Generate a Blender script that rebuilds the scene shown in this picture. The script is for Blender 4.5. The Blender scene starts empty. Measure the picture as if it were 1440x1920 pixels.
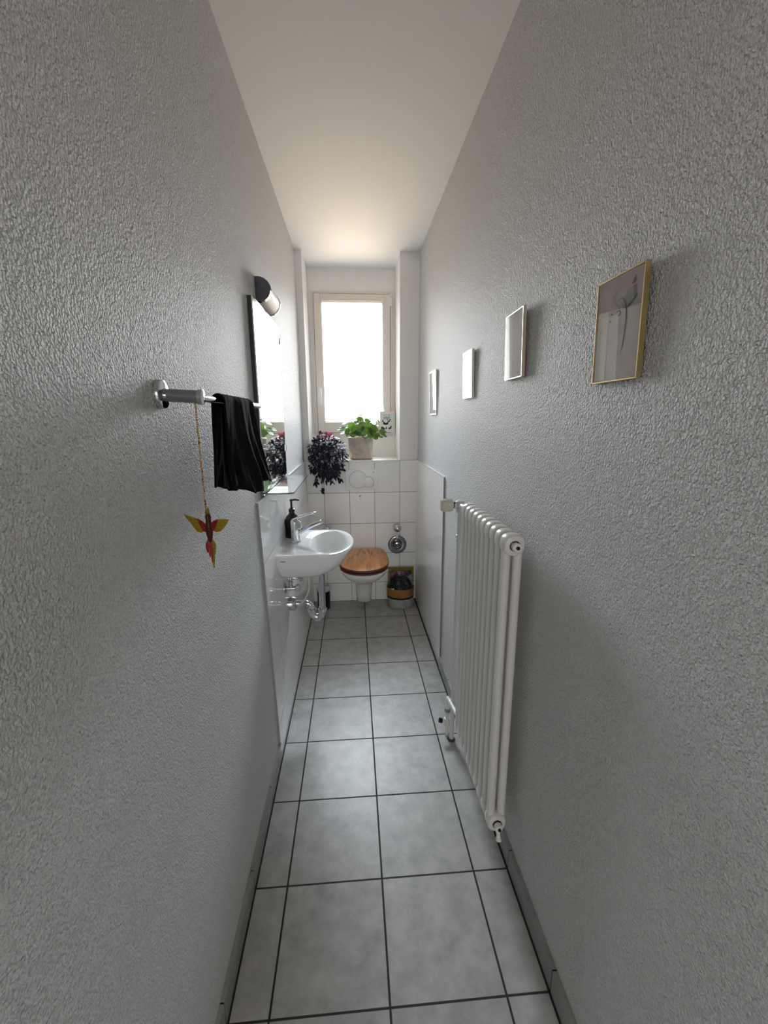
import bpy, bmesh, math, random
from mathutils import Vector, Matrix, noise

random.seed(7)
C = bpy.context.scene.collection
PI = math.pi

# ------------------------------------------------------------------ helpers
def obj(name, bm, mat, parent=None, smooth=False, auto=None):
    me = bpy.data.meshes.new(name)
    bm.normal_update()
    bm.to_mesh(me); bm.free()
    o = bpy.data.objects.new(name, me)
    C.objects.link(o)
    for m in (mat if isinstance(mat, (list, tuple)) else [mat]):
        me.materials.append(m)
    if smooth or auto is not None:
        me.shade_smooth()
        if auto is not None:
            me.set_sharp_from_angle(angle=math.radians(auto))
    if parent: o.parent = parent
    return o

def tag(o, label, cat, group=None):
    o['label'] = label; o['category'] = cat
    if group: o['group'] = group
    return o

def thing(name, label, cat, loc=(0, 0, 0), group=None):
    o = bpy.data.objects.new(name, None); C.objects.link(o)
    o.empty_display_size = .05
    return tag(o, label, cat, group)

def struct(name, bm, mat, parent=None, label=None, **k):
    o = obj(name, bm, mat, parent, **k)
    if parent is None: o['kind'] = 'structure'
    if label: o['label'] = label
    return o

def box(bm, x0, y0, z0, x1, y1, z1, bev=0, mi=0, seg=2):
    vs = [bm.verts.new((x, y, z)) for x in (x0, x1) for y in (y0, y1) for z in (z0, z1)]
    idx = [(0, 1, 3, 2), (4, 6, 7, 5), (0, 4, 5, 1), (2, 3, 7, 6), (0, 2, 6, 4), (1, 5, 7, 3)]
    fs = [bm.faces.new([vs[i] for i in f]) for f in idx]
    for f in fs: f.material_index = mi
    if bev:
        es = list({e for f in fs for e in f.edges})
        r = bmesh.ops.bevel(bm, geom=es, offset=bev, segments=seg, affect='EDGES', profile=.5)
        for f in r['faces']: f.material_index = mi
    return bm

def bx(*a, **k):
    return box(bmesh.new(), *a, **k)

def frame_of(d):
    d = Vector(d).normalized()
    a = Vector((0, 0, 1)) if abs(d.z) < .9 else Vector((1, 0, 0))
    u = d.cross(a).normalized(); v = d.cross(u).normalized()
    return u, v

def loft(bm, rings, cap0=True, cap1=True, closed=True, mi=0):
    R = [[bm.verts.new(p) for p in r] for r in rings]
    n = len(R[0])
    for a, b in zip(R, R[1:]):
        for i in range(n if closed else n - 1):
            f = bm.faces.new((a[i], a[(i + 1) % n], b[(i + 1) % n], b[i])); f.material_index = mi
    if cap0 and closed: bm.faces.new(list(reversed(R[0]))).material_index = mi
    if cap1 and closed: bm.faces.new(R[-1]).material_index = mi
    return R

def lathe(bm, prof, o, d, n=32, mi=0, cap0=True, cap1=True):
    """prof: list of (t along d, radius)"""
    o = Vector(o); dd = Vector(d).normalized(); u, v = frame_of(dd)
    rings = [[o + dd * t + (u * math.cos(a) + v * math.sin(a)) * max(r, 1e-5)
              for a in [2 * PI * i / n for i in range(n)]] for t, r in prof]
    loft(bm, rings, cap0, cap1, mi=mi)
    return bm

def tube(bm, pts, r, n=14, mi=0, sub=1):
    pts = [Vector(p) for p in pts]
    rad = r if isinstance(r, (list, tuple)) else [r] * len(pts)
    if sub > 1:
        P, Rr = [], []
        m = len(pts)
        for i in range(m - 1):
            p0, p1, p2, p3 = pts[max(i - 1, 0)], pts[i], pts[i + 1], pts[min(i + 2, m - 1)]
            for s in range(sub):
                t = s / sub
                P.append(.5 * ((2 * p1) + (p2 - p0) * t + (2 * p0 - 5 * p1 + 4 * p2 - p3) * t * t + (3 * p1 - p0 - 3 * p2 + p3) * t ** 3))
                Rr.append(rad[i] + (rad[i + 1] - rad[i]) * t)
        P.append(pts[-1]); Rr.append(rad[-1]); pts, rad = P, Rr
    rings = []; u = None
    for i, p in enumerate(pts):
        t = (pts[min(i + 1, len(pts) - 1)] - pts[max(i - 1, 0)]).normalized()
        if u is None: u, v = frame_of(t)
        else:
            u = (u - t * u.dot(t)).normalized()
        v = t.cross(u).normalized()
        rings.append([p + (u * math.cos(a) + v * math.sin(a)) * rad[i] for a in [2 * PI * k / n for k in range(n)]])
    loft(bm, rings, mi=mi)
    return bm

def sphere(bm, c, r, mi=0, seg=20, sc=(1, 1, 1)):
    m = Matrix.Translation(c) @ Matrix.Diagonal((r * sc[0], r * sc[1], r * sc[2], 1))
    g = bmesh.ops.create_uvsphere(bm, u_segments=seg, v_segments=seg // 2, radius=1, matrix=m)
    for v in g['verts']:
        for f in v.link_faces: f.material_index = mi
    return bm

# ------------------------------------------------------------------ materials
def new_mat(name):
    m = bpy.data.materials.new(name); m.use_nodes = True
    nt = m.node_tree
    return m, nt, nt.nodes['Principled BSDF']

def N(nt, t, **k):
    n = nt.nodes.new(t)
    for a, b in k.items(): setattr(n, a, b)
    return n

def M(nt, op, a, b=None, c=None):
    n = N(nt, 'ShaderNodeMath', operation=op)
    for i, v in enumerate((a, b, c)):
        if v is None: continue
        if isinstance(v, (int, float)): n.inputs[i].default_value = v
        else: nt.links.new(v, n.inputs[i])
    return n.outputs[0]

def mat(name, col, rough=.5, metal=0, bump=None, var=None, spec=.5, coat=0, trans=0, ior=1.45, sheen=0):
    """bump=(scale, distance), var=(scale, other colour, amount)"""
    m, nt, b = new_mat(name)
    b.inputs['Base Color'].default_value = (*col, 1)
    b.inputs['Roughness'].default_value = rough
    b.inputs['Metallic'].default_value = metal
    b.inputs['Specular IOR Level'].default_value = spec
    b.inputs['Coat Weight'].default_value = coat
    b.inputs['Transmission Weight'].default_value = trans
    b.inputs['IOR'].default_value = ior
    b.inputs['Sheen Weight'].default_value = sheen
    tc = N(nt, 'ShaderNodeTexCoord')
    if var:
        n = N(nt, 'ShaderNodeTexNoise'); n.inputs['Scale'].default_value = var[0]; n.inputs['Detail'].default_value = 4
        nt.links.new(tc.outputs['Object'], n.inputs['Vector'])
        mx = N(nt, 'ShaderNodeMix', data_type='RGBA')
        mx.inputs['A'].default_value = (*col, 1); mx.inputs['B'].default_value = (*var[1], 1)
        mr = N(nt, 'ShaderNodeMapRange'); mr.inputs['From Min'].default_value = .35; mr.inputs['From Max'].default_value = .65
        mr.inputs['To Max'].default_value = var[2]
        nt.links.new(n.outputs['Fac'], mr.inputs['Value'])
        nt.links.new(mr.outputs[0], mx.inputs['Factor'])
        nt.links.new(mx.outputs['Result'], b.inputs['Base Color'])
    if bump:
        n = N(nt, 'ShaderNodeTexNoise'); n.inputs['Scale'].default_value = bump[0]; n.inputs['Detail'].default_value = 3
        nt.links.new(tc.outputs['Object'], n.inputs['Vector'])
        bp = N(nt, 'ShaderNodeBump'); bp.inputs['Distance'].default_value = bump[1]
        nt.links.new(n.outputs['Fac'], bp.inputs['Height'])
        nt.links.new(bp.outputs[0], b.inputs['Normal'])
    return m

def stucco_mat():
    m, nt, b = new_mat('stucco_paint')
    b.inputs['Base Color'].default_value = (.86, .86, .86, 1)
    b.inputs['Roughness'].default_value = .55
    b.inputs['Specular IOR Level'].default_value = .35
    tc = N(nt, 'ShaderNodeTexCoord')
    mp = N(nt, 'ShaderNodeMapping'); mp.inputs['Scale'].default_value = (1, 1, .8)
    nt.links.new(tc.outputs['Object'], mp.inputs['Vector'])
    n1 = N(nt, 'ShaderNodeTexNoise'); n1.inputs['Scale'].default_value = STUCCO[0]; n1.inputs['Detail'].default_value = 1.2
    n1.inputs['Distortion'].default_value = .15
    nt.links.new(mp.outputs[0], n1.inputs['Vector'])
    n2 = N(nt, 'ShaderNodeTexNoise'); n2.inputs['Scale'].default_value = STUCCO[0] * .35; n2.inputs['Detail'].default_value = 2
    nt.links.new(mp.outputs[0], n2.inputs['Vector'])
    h = M(nt, 'ADD', n1.outputs['Fac'], M(nt, 'MULTIPLY', n2.outputs['Fac'], .45))
    bp = N(nt, 'ShaderNodeBump'); bp.inputs['Distance'].default_value = STUCCO[1]; bp.inputs['Strength'].default_value = 1
    nt.links.new(h, bp.inputs['Height'])
    nt.links.new(bp.outputs[0], b.inputs['Normal'])
    return m
STUCCO = (262, .0148)

def tile_mat(name, ax, off, pu, pv, voff, gw, col, gcol, rough, vax='Z', mott=None, gdepth=.0015, rowtone=.02, grough=.8):
    """grid tiles in object coordinates along axis ax / vax"""
    m, nt, b = new_mat(name)
    tc = N(nt, 'ShaderNodeTexCoord'); sp = N(nt, 'ShaderNodeSeparateXYZ')
    nt.links.new(tc.outputs['Object'], sp.inputs[0])
    u = M(nt, 'SUBTRACT', sp.outputs[ax], off); v = M(nt, 'SUBTRACT', sp.outputs[vax], voff)
    du = M(nt, 'PINGPONG', u, pu / 2); dv = M(nt, 'PINGPONG', v, pv / 2)
    d = M(nt, 'MINIMUM', du, dv)
    mr = N(nt, 'ShaderNodeMapRange'); mr.inputs['From Min'].default_value = gw * .38; mr.inputs['From Max'].default_value = gw * .62
    nt.links.new(d, mr.inputs['Value'])
    cid = N(nt, 'ShaderNodeCombineXYZ')
    nt.links.new(M(nt, 'FLOOR', M(nt, 'DIVIDE', u, pu)), cid.inputs[0]); nt.links.new(M(nt, 'FLOOR', M(nt, 'DIVIDE', v, pv)), cid.inputs[1])
    wn = N(nt, 'ShaderNodeTexWhiteNoise', noise_dimensions='3D'); nt.links.new(cid.outputs[0], wn.inputs['Vector'])
    base = N(nt, 'ShaderNodeMix', data_type='RGBA')
    base.inputs['A'].default_value = (*col, 1)
    if mott:
        base.inputs['B'].default_value = (*mott[1], 1)
        n = N(nt, 'ShaderNodeTexNoise'); n.inputs['Scale'].default_value = mott[0]; n.inputs['Detail'].default_value = 6
        n.inputs['Roughness'].default_value = .65
        ad = N(nt, 'ShaderNodeVectorMath', operation='ADD')
        sc = N(nt, 'ShaderNodeVectorMath', operation='SCALE'); sc.inputs['Scale'].default_value = 3.7
        nt.links.new(cid.outputs[0], sc.inputs[0]); nt.links.new(sc.outputs[0], ad.inputs[0]); nt.links.new(tc.outputs['Object'], ad.inputs[1])
        nt.links.new(ad.outputs[0], n.inputs['Vector'])
        r2 = N(nt, 'ShaderNodeMapRange'); r2.inputs['From Min'].default_value = .3; r2.inputs['From Max'].default_value = .7
        nt.links.new(n.outputs['Fac'], r2.inputs['Value']); nt.links.new(r2.outputs[0], base.inputs['Factor'])
    else:
        base.inputs['B'].default_value = (*col, 1)
    hsv = N(nt, 'ShaderNodeHueSaturation')
    nt.links.new(M(nt, 'ADD', M(nt, 'MULTIPLY', wn.outputs['Value'], 2 * rowtone), 1 - rowtone), hsv.inputs['Value'])
    nt.links.new(base.outputs['Result'], hsv.inputs['Color'])
    mx = N(nt, 'ShaderNodeMix', data_type='RGBA'); mx.inputs['A'].default_value = (*gcol, 1)
    nt.links.new(mr.outputs[0], mx.inputs['Factor']); nt.links.new(hsv.outputs[0], mx.inputs['B'])
    nt.links.new(mx.outputs['Result'], b.inputs['Base Color'])
    nt.links.new(M(nt, 'ADD', M(nt, 'MULTIPLY', mr.outputs[0], rough - grough), grough), b.inputs['Roughness'])
    n3 = N(nt, 'ShaderNodeTexNoise'); n3.inputs['Scale'].default_value = 9; nt.links.new(tc.outputs['Object'], n3.inputs['Vector'])
    hh = M(nt, 'ADD', mr.outputs[0], M(nt, 'MULTIPLY', n3.outputs['Fac'], .25))
    bp = N(nt, 'ShaderNodeBump'); bp.inputs['Distance'].default_value = gdepth
    nt.links.new(hh, bp.inputs['Height']); nt.links.new(bp.outputs[0], b.inputs['Normal'])
    return m

def wood_mat():
    m, nt, b = new_mat('oiled_wood')
    tc = N(nt, 'ShaderNodeTexCoord'); mp = N(nt, 'ShaderNodeMapping'); mp.inputs['Scale'].default_value = (26, 3.0, 20)
    nt.links.new(tc.outputs['Object'], mp.inputs['Vector'])
    n = N(nt, 'ShaderNodeTexNoise'); n.inputs['Scale'].default_value = 1.6; n.inputs['Detail'].default_value = 6; n.inputs['Distortion'].default_value = .8
    nt.links.new(mp.outputs[0], n.inputs['Vector'])
    cr = N(nt, 'ShaderNodeValToRGB')
    e = cr.color_ramp.elements
    e[0].position = .33; e[0].color = (.27, .095, .03, 1)
    e[1].position = .70; e[1].color = (.82, .40, .155, 1)
    x = e.new(.47); x.color = (.68, .30, .105, 1)
    nt.links.new(n.outputs['Fac'], cr.inputs[0])
    sp = N(nt, 'ShaderNodeSeparateXYZ'); nt.links.new(tc.outputs['Object'], sp.inputs[0])
    cid = N(nt, 'ShaderNodeCombineXYZ'); nt.links.new(M(nt, 'FLOOR', M(nt, 'DIVIDE', sp.outputs['X'], .055)), cid.inputs[0])
    wn = N(nt, 'ShaderNodeTexWhiteNoise', noise_dimensions='3D'); nt.links.new(cid.outputs[0], wn.inputs['Vector'])
    hs = N(nt, 'ShaderNodeHueSaturation'); nt.links.new(M(nt, 'ADD', M(nt, 'MULTIPLY', wn.outputs['Value'], .3), .85), hs.inputs['Value'])
    nt.links.new(cr.outputs[0], hs.inputs['Color'])
    nt.links.new(hs.outputs[0], b.inputs['Base Color'])
    b.inputs['Roughness'].default_value = .38
    return m

def pane_mat(name, fac=1.0, tint=(1, 1, 1)):
    m = bpy.data.materials.new(name); m.use_nodes = True; nt = m.node_tree; nt.nodes.clear()
    out = N(nt, 'ShaderNodeOutputMaterial'); tr = N(nt, 'ShaderNodeBsdfTransparent'); gl = N(nt, 'ShaderNodeBsdfGlossy')
    tr.inputs[0].default_value = (*tint, 1); gl.inputs['Roughness'].default_value = .02
    fr = N(nt, 'ShaderNodeFresnel'); fr.inputs['IOR'].default_value = 1.5
    mx = N(nt, 'ShaderNodeMixShader')
    ge = N(nt, 'ShaderNodeNewGeometry')
    nt.links.new(M(nt, 'MULTIPLY', M(nt, 'MULTIPLY', fr.outputs[0], fac), M(nt, 'SUBTRACT', 1, ge.outputs['Backfacing'])), mx.inputs[0]); nt.links.new(tr.outputs[0], mx.inputs[1]); nt.links.new(gl.outputs[0], mx.inputs[2])
    nt.links.new(mx.outputs[0], out.inputs[0])
    return m

def leaf_mat(name, col, col2, trans, rough=.4, tcol=None, sc=25, spec=.5):
    m, nt, b = new_mat(name)
    tc = N(nt, 'ShaderNodeTexCoord'); n = N(nt, 'ShaderNodeTexNoise'); n.inputs['Scale'].default_value = sc; n.inputs['Detail'].default_value = 1
    nt.links.new(tc.outputs['Object'], n.inputs['Vector'])
    cr = N(nt, 'ShaderNodeValToRGB'); cr.color_ramp.elements[0].position = .4; cr.color_ramp.elements[1].position = .6
    cr.color_ramp.elements[0].color = (*col, 1); cr.color_ramp.elements[1].color = (*col2, 1)
    nt.links.new(n.outputs['Fac'], cr.inputs[0]); nt.links.new(cr.outputs[0], b.inputs['Base Color'])
    b.inputs['Roughness'].default_value = rough; b.inputs['Specular IOR Level'].default_value = spec
    out = nt.nodes['Material Output']
    tl = N(nt, 'ShaderNodeBsdfTranslucent'); tl.inputs[0].default_value = (*(tcol or col2), 1)
    mx = N(nt, 'ShaderNodeMixShader'); mx.inputs[0].default_value = trans
    nt.links.new(b.outputs[0], mx.inputs[1]); nt.links.new(tl.outputs[0], mx.inputs[2]); nt.links.new(mx.outputs[0], out.inputs[0])
    return m

stucco = stucco_mat()
paint = mat('smooth_wall_paint', (.85, .84, .825), .6, bump=(300, .0003))
ceil_m = mat('ceiling_paint', (.88, .875, .865), .7, bump=(220, .0004))
floor_m = tile_mat('grey_floor_tile', 'X', 0, .3, .3062, .7618, .0052, (.305, .302, .294), (.026, .023, .021), .40, vax='Y',
                   mott=(15, (.49, .482, .466)), gdepth=.002, rowtone=.05)
GZ = 1.1355
wt_side = tile_mat('white_wall_tile_side', 'Y', 1.5935, .1937, .2455, GZ, .0032, (.87, .872, .875), (.36, .35, .335), .07, gdepth=.0007, rowtone=.01, grough=.6)
wt_right = tile_mat('white_wall_tile_right', 'Y', 2.2173, .1937, .2455, GZ, .0032, (.87, .872, .875), (.46, .45, .43), .07, gdepth=.0007, rowtone=.01, grough=.6)
wt_back = tile_mat('white_wall_tile_back', 'X', -.0985, .1937, .2455, GZ, .0036, (.87, .868, .865), (.27, .265, .255), .09, gdepth=.0007, rowtone=.012, grough=.6)
base_m = mat('baseboard_tile', (.26, .26, .255), .4, var=(12, (.34, .34, .335), 1))
joint_m = mat('dark_grout', (.022, .02, .019), .8)
white_pvc = mat('window_frame_paint', (.74, .70, .655), .35)
ceramic = mat('white_ceramic', (.85, .862, .865), .06, coat=.5)
ceramic_w = mat('toilet_ceramic', (.82, .81, .79), .1, coat=.4)
chrome = mat('chrome', (.62, .63, .65), .08, 1)
chrome_d = mat('dark_chrome', (.36, .37, .40), .16, 1)
cap_m = mat('lamp_cap_chrome', (.17, .17, .20), .16, 1)
steel = mat('satin_steel', (.72, .73, .75), .25, 1)
black_pl = mat('black_plastic', (.006, .006, .008), .3)
black_cloth = mat('black_towel_cloth', (.0035, .0045, .0048), .95, bump=(700, .0012), spec=.15, var=(60, (.008, .010, .0095), 1))
white_pl = mat('white_plastic', (.85, .855, .86), .3)
rad_m = mat('radiator_enamel', (.74, .735, .71), .28)
beige_pl = mat('beige_valve_plastic', (.56, .54, .46), .5)
mirror_m = mat('mirror_silver', (.90, .93, .93), .0, 1)
mirror_edge = mat('mirror_gap_shade', (.02, .025, .03), .4)
gold = mat('brass_gold', (.66, .50, .25), .30, 1)
gold_p = mat('pale_champagne_gold', (.74, .67, .52), .3, 1)
white_fr = mat('white_frame_lacquer', (.78, .78, .75), .3)
cardb = mat('frame_backing_board', (.03, .028, .025), .8)
wood = wood_mat()
wood_edge = mat('dark_stained_edge', (.10, .022, .014), .35)
pane = pane_mat('window_pane_glass', 1)
picglass = pane_mat('picture_glass', 1.4)
shelfglass = pane_mat('shelf_glass', 1.6, (.86, .95, .95))
shelf_edge = mat('glass_edge', (.10, .20, .20), .1)
opal = mat('opal_lamp_glass', (.86, .87, .91), .5, spec=.25)
pot_weave = mat('woven_pot_fibre', (.50, .42, .35), .9, var=(35, (.64, .57, .50), 1), bump=(180, .003))
pot_dark = mat('dark_plant_pot', (.035, .03, .035), .5)
soil = mat('potting_soil', (.03, .02, .014), 1, bump=(150, .004))
purple = leaf_mat('purple_leaf', (.010, .008, .018), (.040, .034, .058), .06, .6, (.05, .02, .04), 60, .22)
purple_tip = leaf_mat('red_purple_leaf', (.08, .012, .030), (.16, .03, .06), .3, .4, (.3, .05, .1), 50)
green = leaf_mat('pilea_leaf', (.010, .042, .014), (.034, .095, .014), .26, .33, (.13, .24, .018), 16)
green_stem = leaf_mat('pilea_stalk', (.12, .2, .04), (.2, .3, .07), .2)
stem_p = mat('purple_stem', (.06, .03, .04), .6)

# ------------------------------------------------------------------ room
XL, XR, YB, H = -.434, .426, 3.218, 2.573
YN = 3.56                      # back of the window niche
YF = -.75                      # wall behind the camera
NX0, NX1 = -.389, .288         # niche sides
def wl(z): return XL + .024 * max(0, 1 - z / 1.14)

floor_bm = bx(-.6, YF - .3, -.06, .6, YN + .3, 0)
struct('floor', floor_bm, floor_m)
struct('ceiling', bx(-.7, YF - .3, H, .7, YN + .3, H + .1), ceil_m)
bm = bmesh.new()
prof = [(wl(0), -.05), (wl(0), 0), (wl(.4), .4), (wl(.8), .8), (wl(1.14), 1.14), (XL, 1.8), (XL, H + .05)]
back = [(-.6, H + .05), (-.6, -.05)]
loft(bm, [[(x, y, z) for x, z in prof + back] for y in (YF, YB + .4)])
struct('wall_left', bm, stucco)
struct('wall_right', bx(XR, YF, -.05, .6, YB + .4, H + .05), stucco)
# back wall: two pilasters, niche lining, apron below the sill
bm = bmesh.new()
box(bm, XL - .02, YB, -.05, NX0, YN + .30, H + .04)
struct('wall_pilaster_left', bm, paint)
struct('wall_pilaster_right', bx(NX1, YB, -.05, XR + .02, YN + .30, H + .04), paint)
struct('wall_below_sill', bx(NX0, YB, -.05, NX1, YN + .30, GZ - .015), paint)
WX0, WX1, WZ0, WZ1 = -.366, .268, 1.30, 2.405
bm = bmesh.new()
box(bm, NX0, YN, GZ - .015, NX1, YN + .30, WZ0 + .01)
box(bm, NX0, YN, WZ1 - .01, NX1, YN + .30, H + .04)
box(bm, NX0, YN, WZ0 + .01, WX0 + .01, YN + .30, WZ1 - .01)
box(bm, WX1 - .01, YN, WZ0 + .01, NX1, YN + .30, WZ1 - .01)
struct('wall_back', bm, paint)
struct('trim_1', bx(NX0, YB - .012, GZ - .015, NX1, YN, GZ + .004, bev=.002), ceramic_w)      # tiled window sill
# wainscot tiles
bm = bmesh.new()
pr = [(wl(z) + .008, z) for z in (0, .4, .8, 1.1355)] + [(XL - .002, GZ), (XL - .002, 0)]
loft(bm, [[(x, y, z) for x, z in pr] for y in (1.5935, YB - .002)])
struct('wall_tiles_left', bm, wt_side)
struct('wall_tiles_right', bx(XR - .008, 2.2173, 0, XR + .002, YB - .002, GZ), wt_right)
bm = bx(wl(.6) + .004, YB - .009, 0, XR - .006, YB + .001, GZ)
struct('wall_tiles_back', bm, wt_back)
# light edge strips of the wainscot
bm = bmesh.new()
box(bm, XL - .001, 1.5925, GZ - .001, XL + .0105, YB - .009, GZ + .0045)
struct('trim_2', bm, ceramic)
struct('trim_3', bx(XR - .0095, 2.2163, GZ - .001, XR + .001, YB - .009, GZ + .0045), ceramic)
edge_m = mat('tile_cut_edge', (.36, .36, .355), .6)
bm = bmesh.new()
pr = [(wl(z) + .0088, z) for z in (.075, .4, .8, 1.134)] + [(XL - .001, 1.134), (XL - .001, .075)]
loft(bm, [[(x, y, z) for x, z in pr] for y in (1.590, 1.5934)])
struct('trim_4', bm, edge_m)
struct('trim_5', bx(XR - .0088, 2.214, .075, XR + .001, 2.2172, 1.134), edge_m)
# baseboards (cut from the floor tile) with dark joints
def baseboard(name, xa, xb, y0, y1, h=.075):
    bm = bmesh.new()
    ys = [y0] + [.7618 + .3062 * k for k in range(-5, 8) if y0 + .01 < .7618 + .3062 * k < y1 - .01] + [y1]
    for a, b in zip(ys, ys[1:]):
        box(bm, xa, a + .002, .004, xb, b - .002, h, bev=.001, seg=1)
    box(bm, xa + (.002 if xa < 0 else .0015), y0, 0, xb - .0015, y1, h - .003, mi=1)
    o = struct(name, bm, [base_m, joint_m]); return o
baseboard('baseboard_left', XL - .01, wl(0) + .009, YF, 1.5925)
baseboard('baseboard_right', XR - .013, XR + .004, YF, 2.2165)
bm = bmesh.new()
box(bm, wl(0) + .0085, YF, -.001, wl(0) + .0135, YB - .009, .0012)
box(bm, XR - .0175, YF, -.001, XR - .0075, YB - .009, .0012)
box(bm, wl(0), YB - .014, -.001, XR, YB - .009, .0012)
struct('trim_6', bm, joint_m)

# window
wf = bmesh.new()
FY = YN - .012
fw = .028
def frame_boxes(bm, x0, x1, z0, z1, w, ya, yb, bev=.002, wb=None):
    wb = wb or w
    box(bm, x0, ya, z0, x0 + w, yb, z1, bev=bev)
    box(bm, x1 - w, ya, z0, x1, yb, z1, bev=bev)
    box(bm, x0 + w, ya, z1 - w, x1 - w, yb, z1, bev=bev)
    box(bm, x0 + w, ya, z0, x1 - w, yb, z0 + wb, bev=bev)
win = bpy.data.objects.new('window_1', None); C.objects.link(win); win['kind'] = 'structure'
frame_boxes(wf, WX0, WX1, WZ0, WZ1, .034, FY, YN + .07, wb=.036)
obj('window_frame', wf, white_pvc, win)
bm = bmesh.new()
frame_boxes(bm, WX0 + .022, WX1 - .022, WZ0 + .036, WZ1 - .022, .052, FY - .016, YN + .05, bev=.004, wb=.085)
sash = obj('window_sash', bm, white_pvc, win)
bm = bmesh.new()
frame_boxes(bm, WX0 + .0175, WX1 - .0175, WZ0 + .0315, WZ1 - .0175, .0055, FY - .004, YN + .03, bev=0)
obj('window_gap_shade', bm, mat('window_gap_shade', (.30, .26, .23), .6), win)  # dark strip painted in for the shadow gap between frame and sash
gx0, gx1, gz0, gz1 = WX0 + .074, WX1 - .074, WZ0 + .121, WZ1 - .074
bm = bmesh.new()
frame_boxes(bm, gx0 - .004, gx1 + .004, gz0 - .004, gz1 + .004, .012, FY - .006, YN + .03, bev=.003)
obj('glazing_bead', bm, white_pvc, sash)
obj('window_pane', bx(gx0 - .003, YN + .012, gz0 - .003, gx1 + .003, YN + .018, gz1 + .003), pane, sash)
bm = bmesh.new()
hx, hz = WX0 + .049, 1.66
box(bm, hx - .013, FY - .024, hz - .035, hx + .013, FY - .015, hz + .035, bev=.004)
lathe(bm, [(0, .009), (.03, .009)], (hx, FY - .02, hz + .01), (0, -1, 0), 16)
box(bm, hx - .010, FY - .066, hz - .105, hx + .010, FY - .050, hz + .022, bev=.006)
obj('window_handle', bm, white_pl, win, auto=40)
bm = bmesh.new()
lathe(bm, [(0, .007), (.002, .009), (.06, .009), (.062, .007)], (WX1 - .016, FY - .012, WZ1 - .105), (0, 0, 1), 16)
lathe(bm, [(0, .006), (.004, .009), (.016, .009), (.02, .006)], (WX1 - .016, FY - .012, WZ1 - .038), (0, 0, 1), 16)
obj('window_hinge', bm, white_pl, win, auto=40)

# wall behind the camera with a doorway into the hall
bm = bmesh.new()
box(bm, -.6, YF - .12, -.05, -.38, YF, H + .04)
box(bm, .38, YF - .12, -.05, .6, YF, H + .04)
box(bm, -.38, YF - .12, 2.02, .38, YF, H + .04)
struct('wall_front', bm, paint)
# unseen hall added beyond the doorway, behind the camera, to shut out sky light
HY = YF - 4.2
struct('floor_hall', bx(-1.1, HY, -.06, 1.1, YF - .3, 0), floor_m)
struct('ceiling_hall', bx(-1.1, HY, H, 1.1, YF - .3, H + .1), ceil_m)
struct('wall_hall_left', bx(-1.2, HY, -.05, -1.1, YF - .01, H + .05), paint)
struct('wall_hall_right', bx(1.1, HY, -.05, 1.2, YF - .01, H + .05), paint)
struct('wall_hall_back', bx(-1.2, HY - .1, -.05, 1.2, HY, H + .05), paint)
struct('wall_hall_near_left', bx(-1.15, YF - .12, -.05, -.59, YF - .02, H + .05), paint)
struct('wall_hall_near_right', bx(.59, YF - .12, -.05, 1.15, YF - .02, H + .05), paint)

# ------------------------------------------------------------------ towel bar, towel, ornament
tb = thing('towel_bar', 'chrome single-post towel bar on left stucco wall, holding the black towel', 'towel bar')
bm = lathe(bmesh.new(), [(0, .0275), (.009, .0275), (.0115, .026), (.0125, .023)], (XL - .002, .872, 1.494), (1, 0, 0), 40)
obj('rosette', bm, chrome, tb, auto=40)
bm = lathe(bmesh.new(), [(0, .0125), (.066, .0125)], (XL + .008, .874, 1.4925), (1, 0, -.05), 28)
post = obj('post', bm, chrome_d, tb, auto=40)
bm = lathe(bmesh.new(), [(0, .0125), (.001, .0145), (.009, .0145), (.010, .0125)], (XL + .072, .874, 1.489), (1, 0, -.05), 28)
obj('post_end_ring', bm, chrome, tb, auto=40)
BX, BZ = -.3585, 1.4870
bm = lathe(bmesh.new(), [(0, .0072), (.538, .0072), (.5415, .006)], (BX, .878, BZ), (0, 1, 0), 20)
obj('bar', bm, chrome, tb, auto=40)

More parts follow.
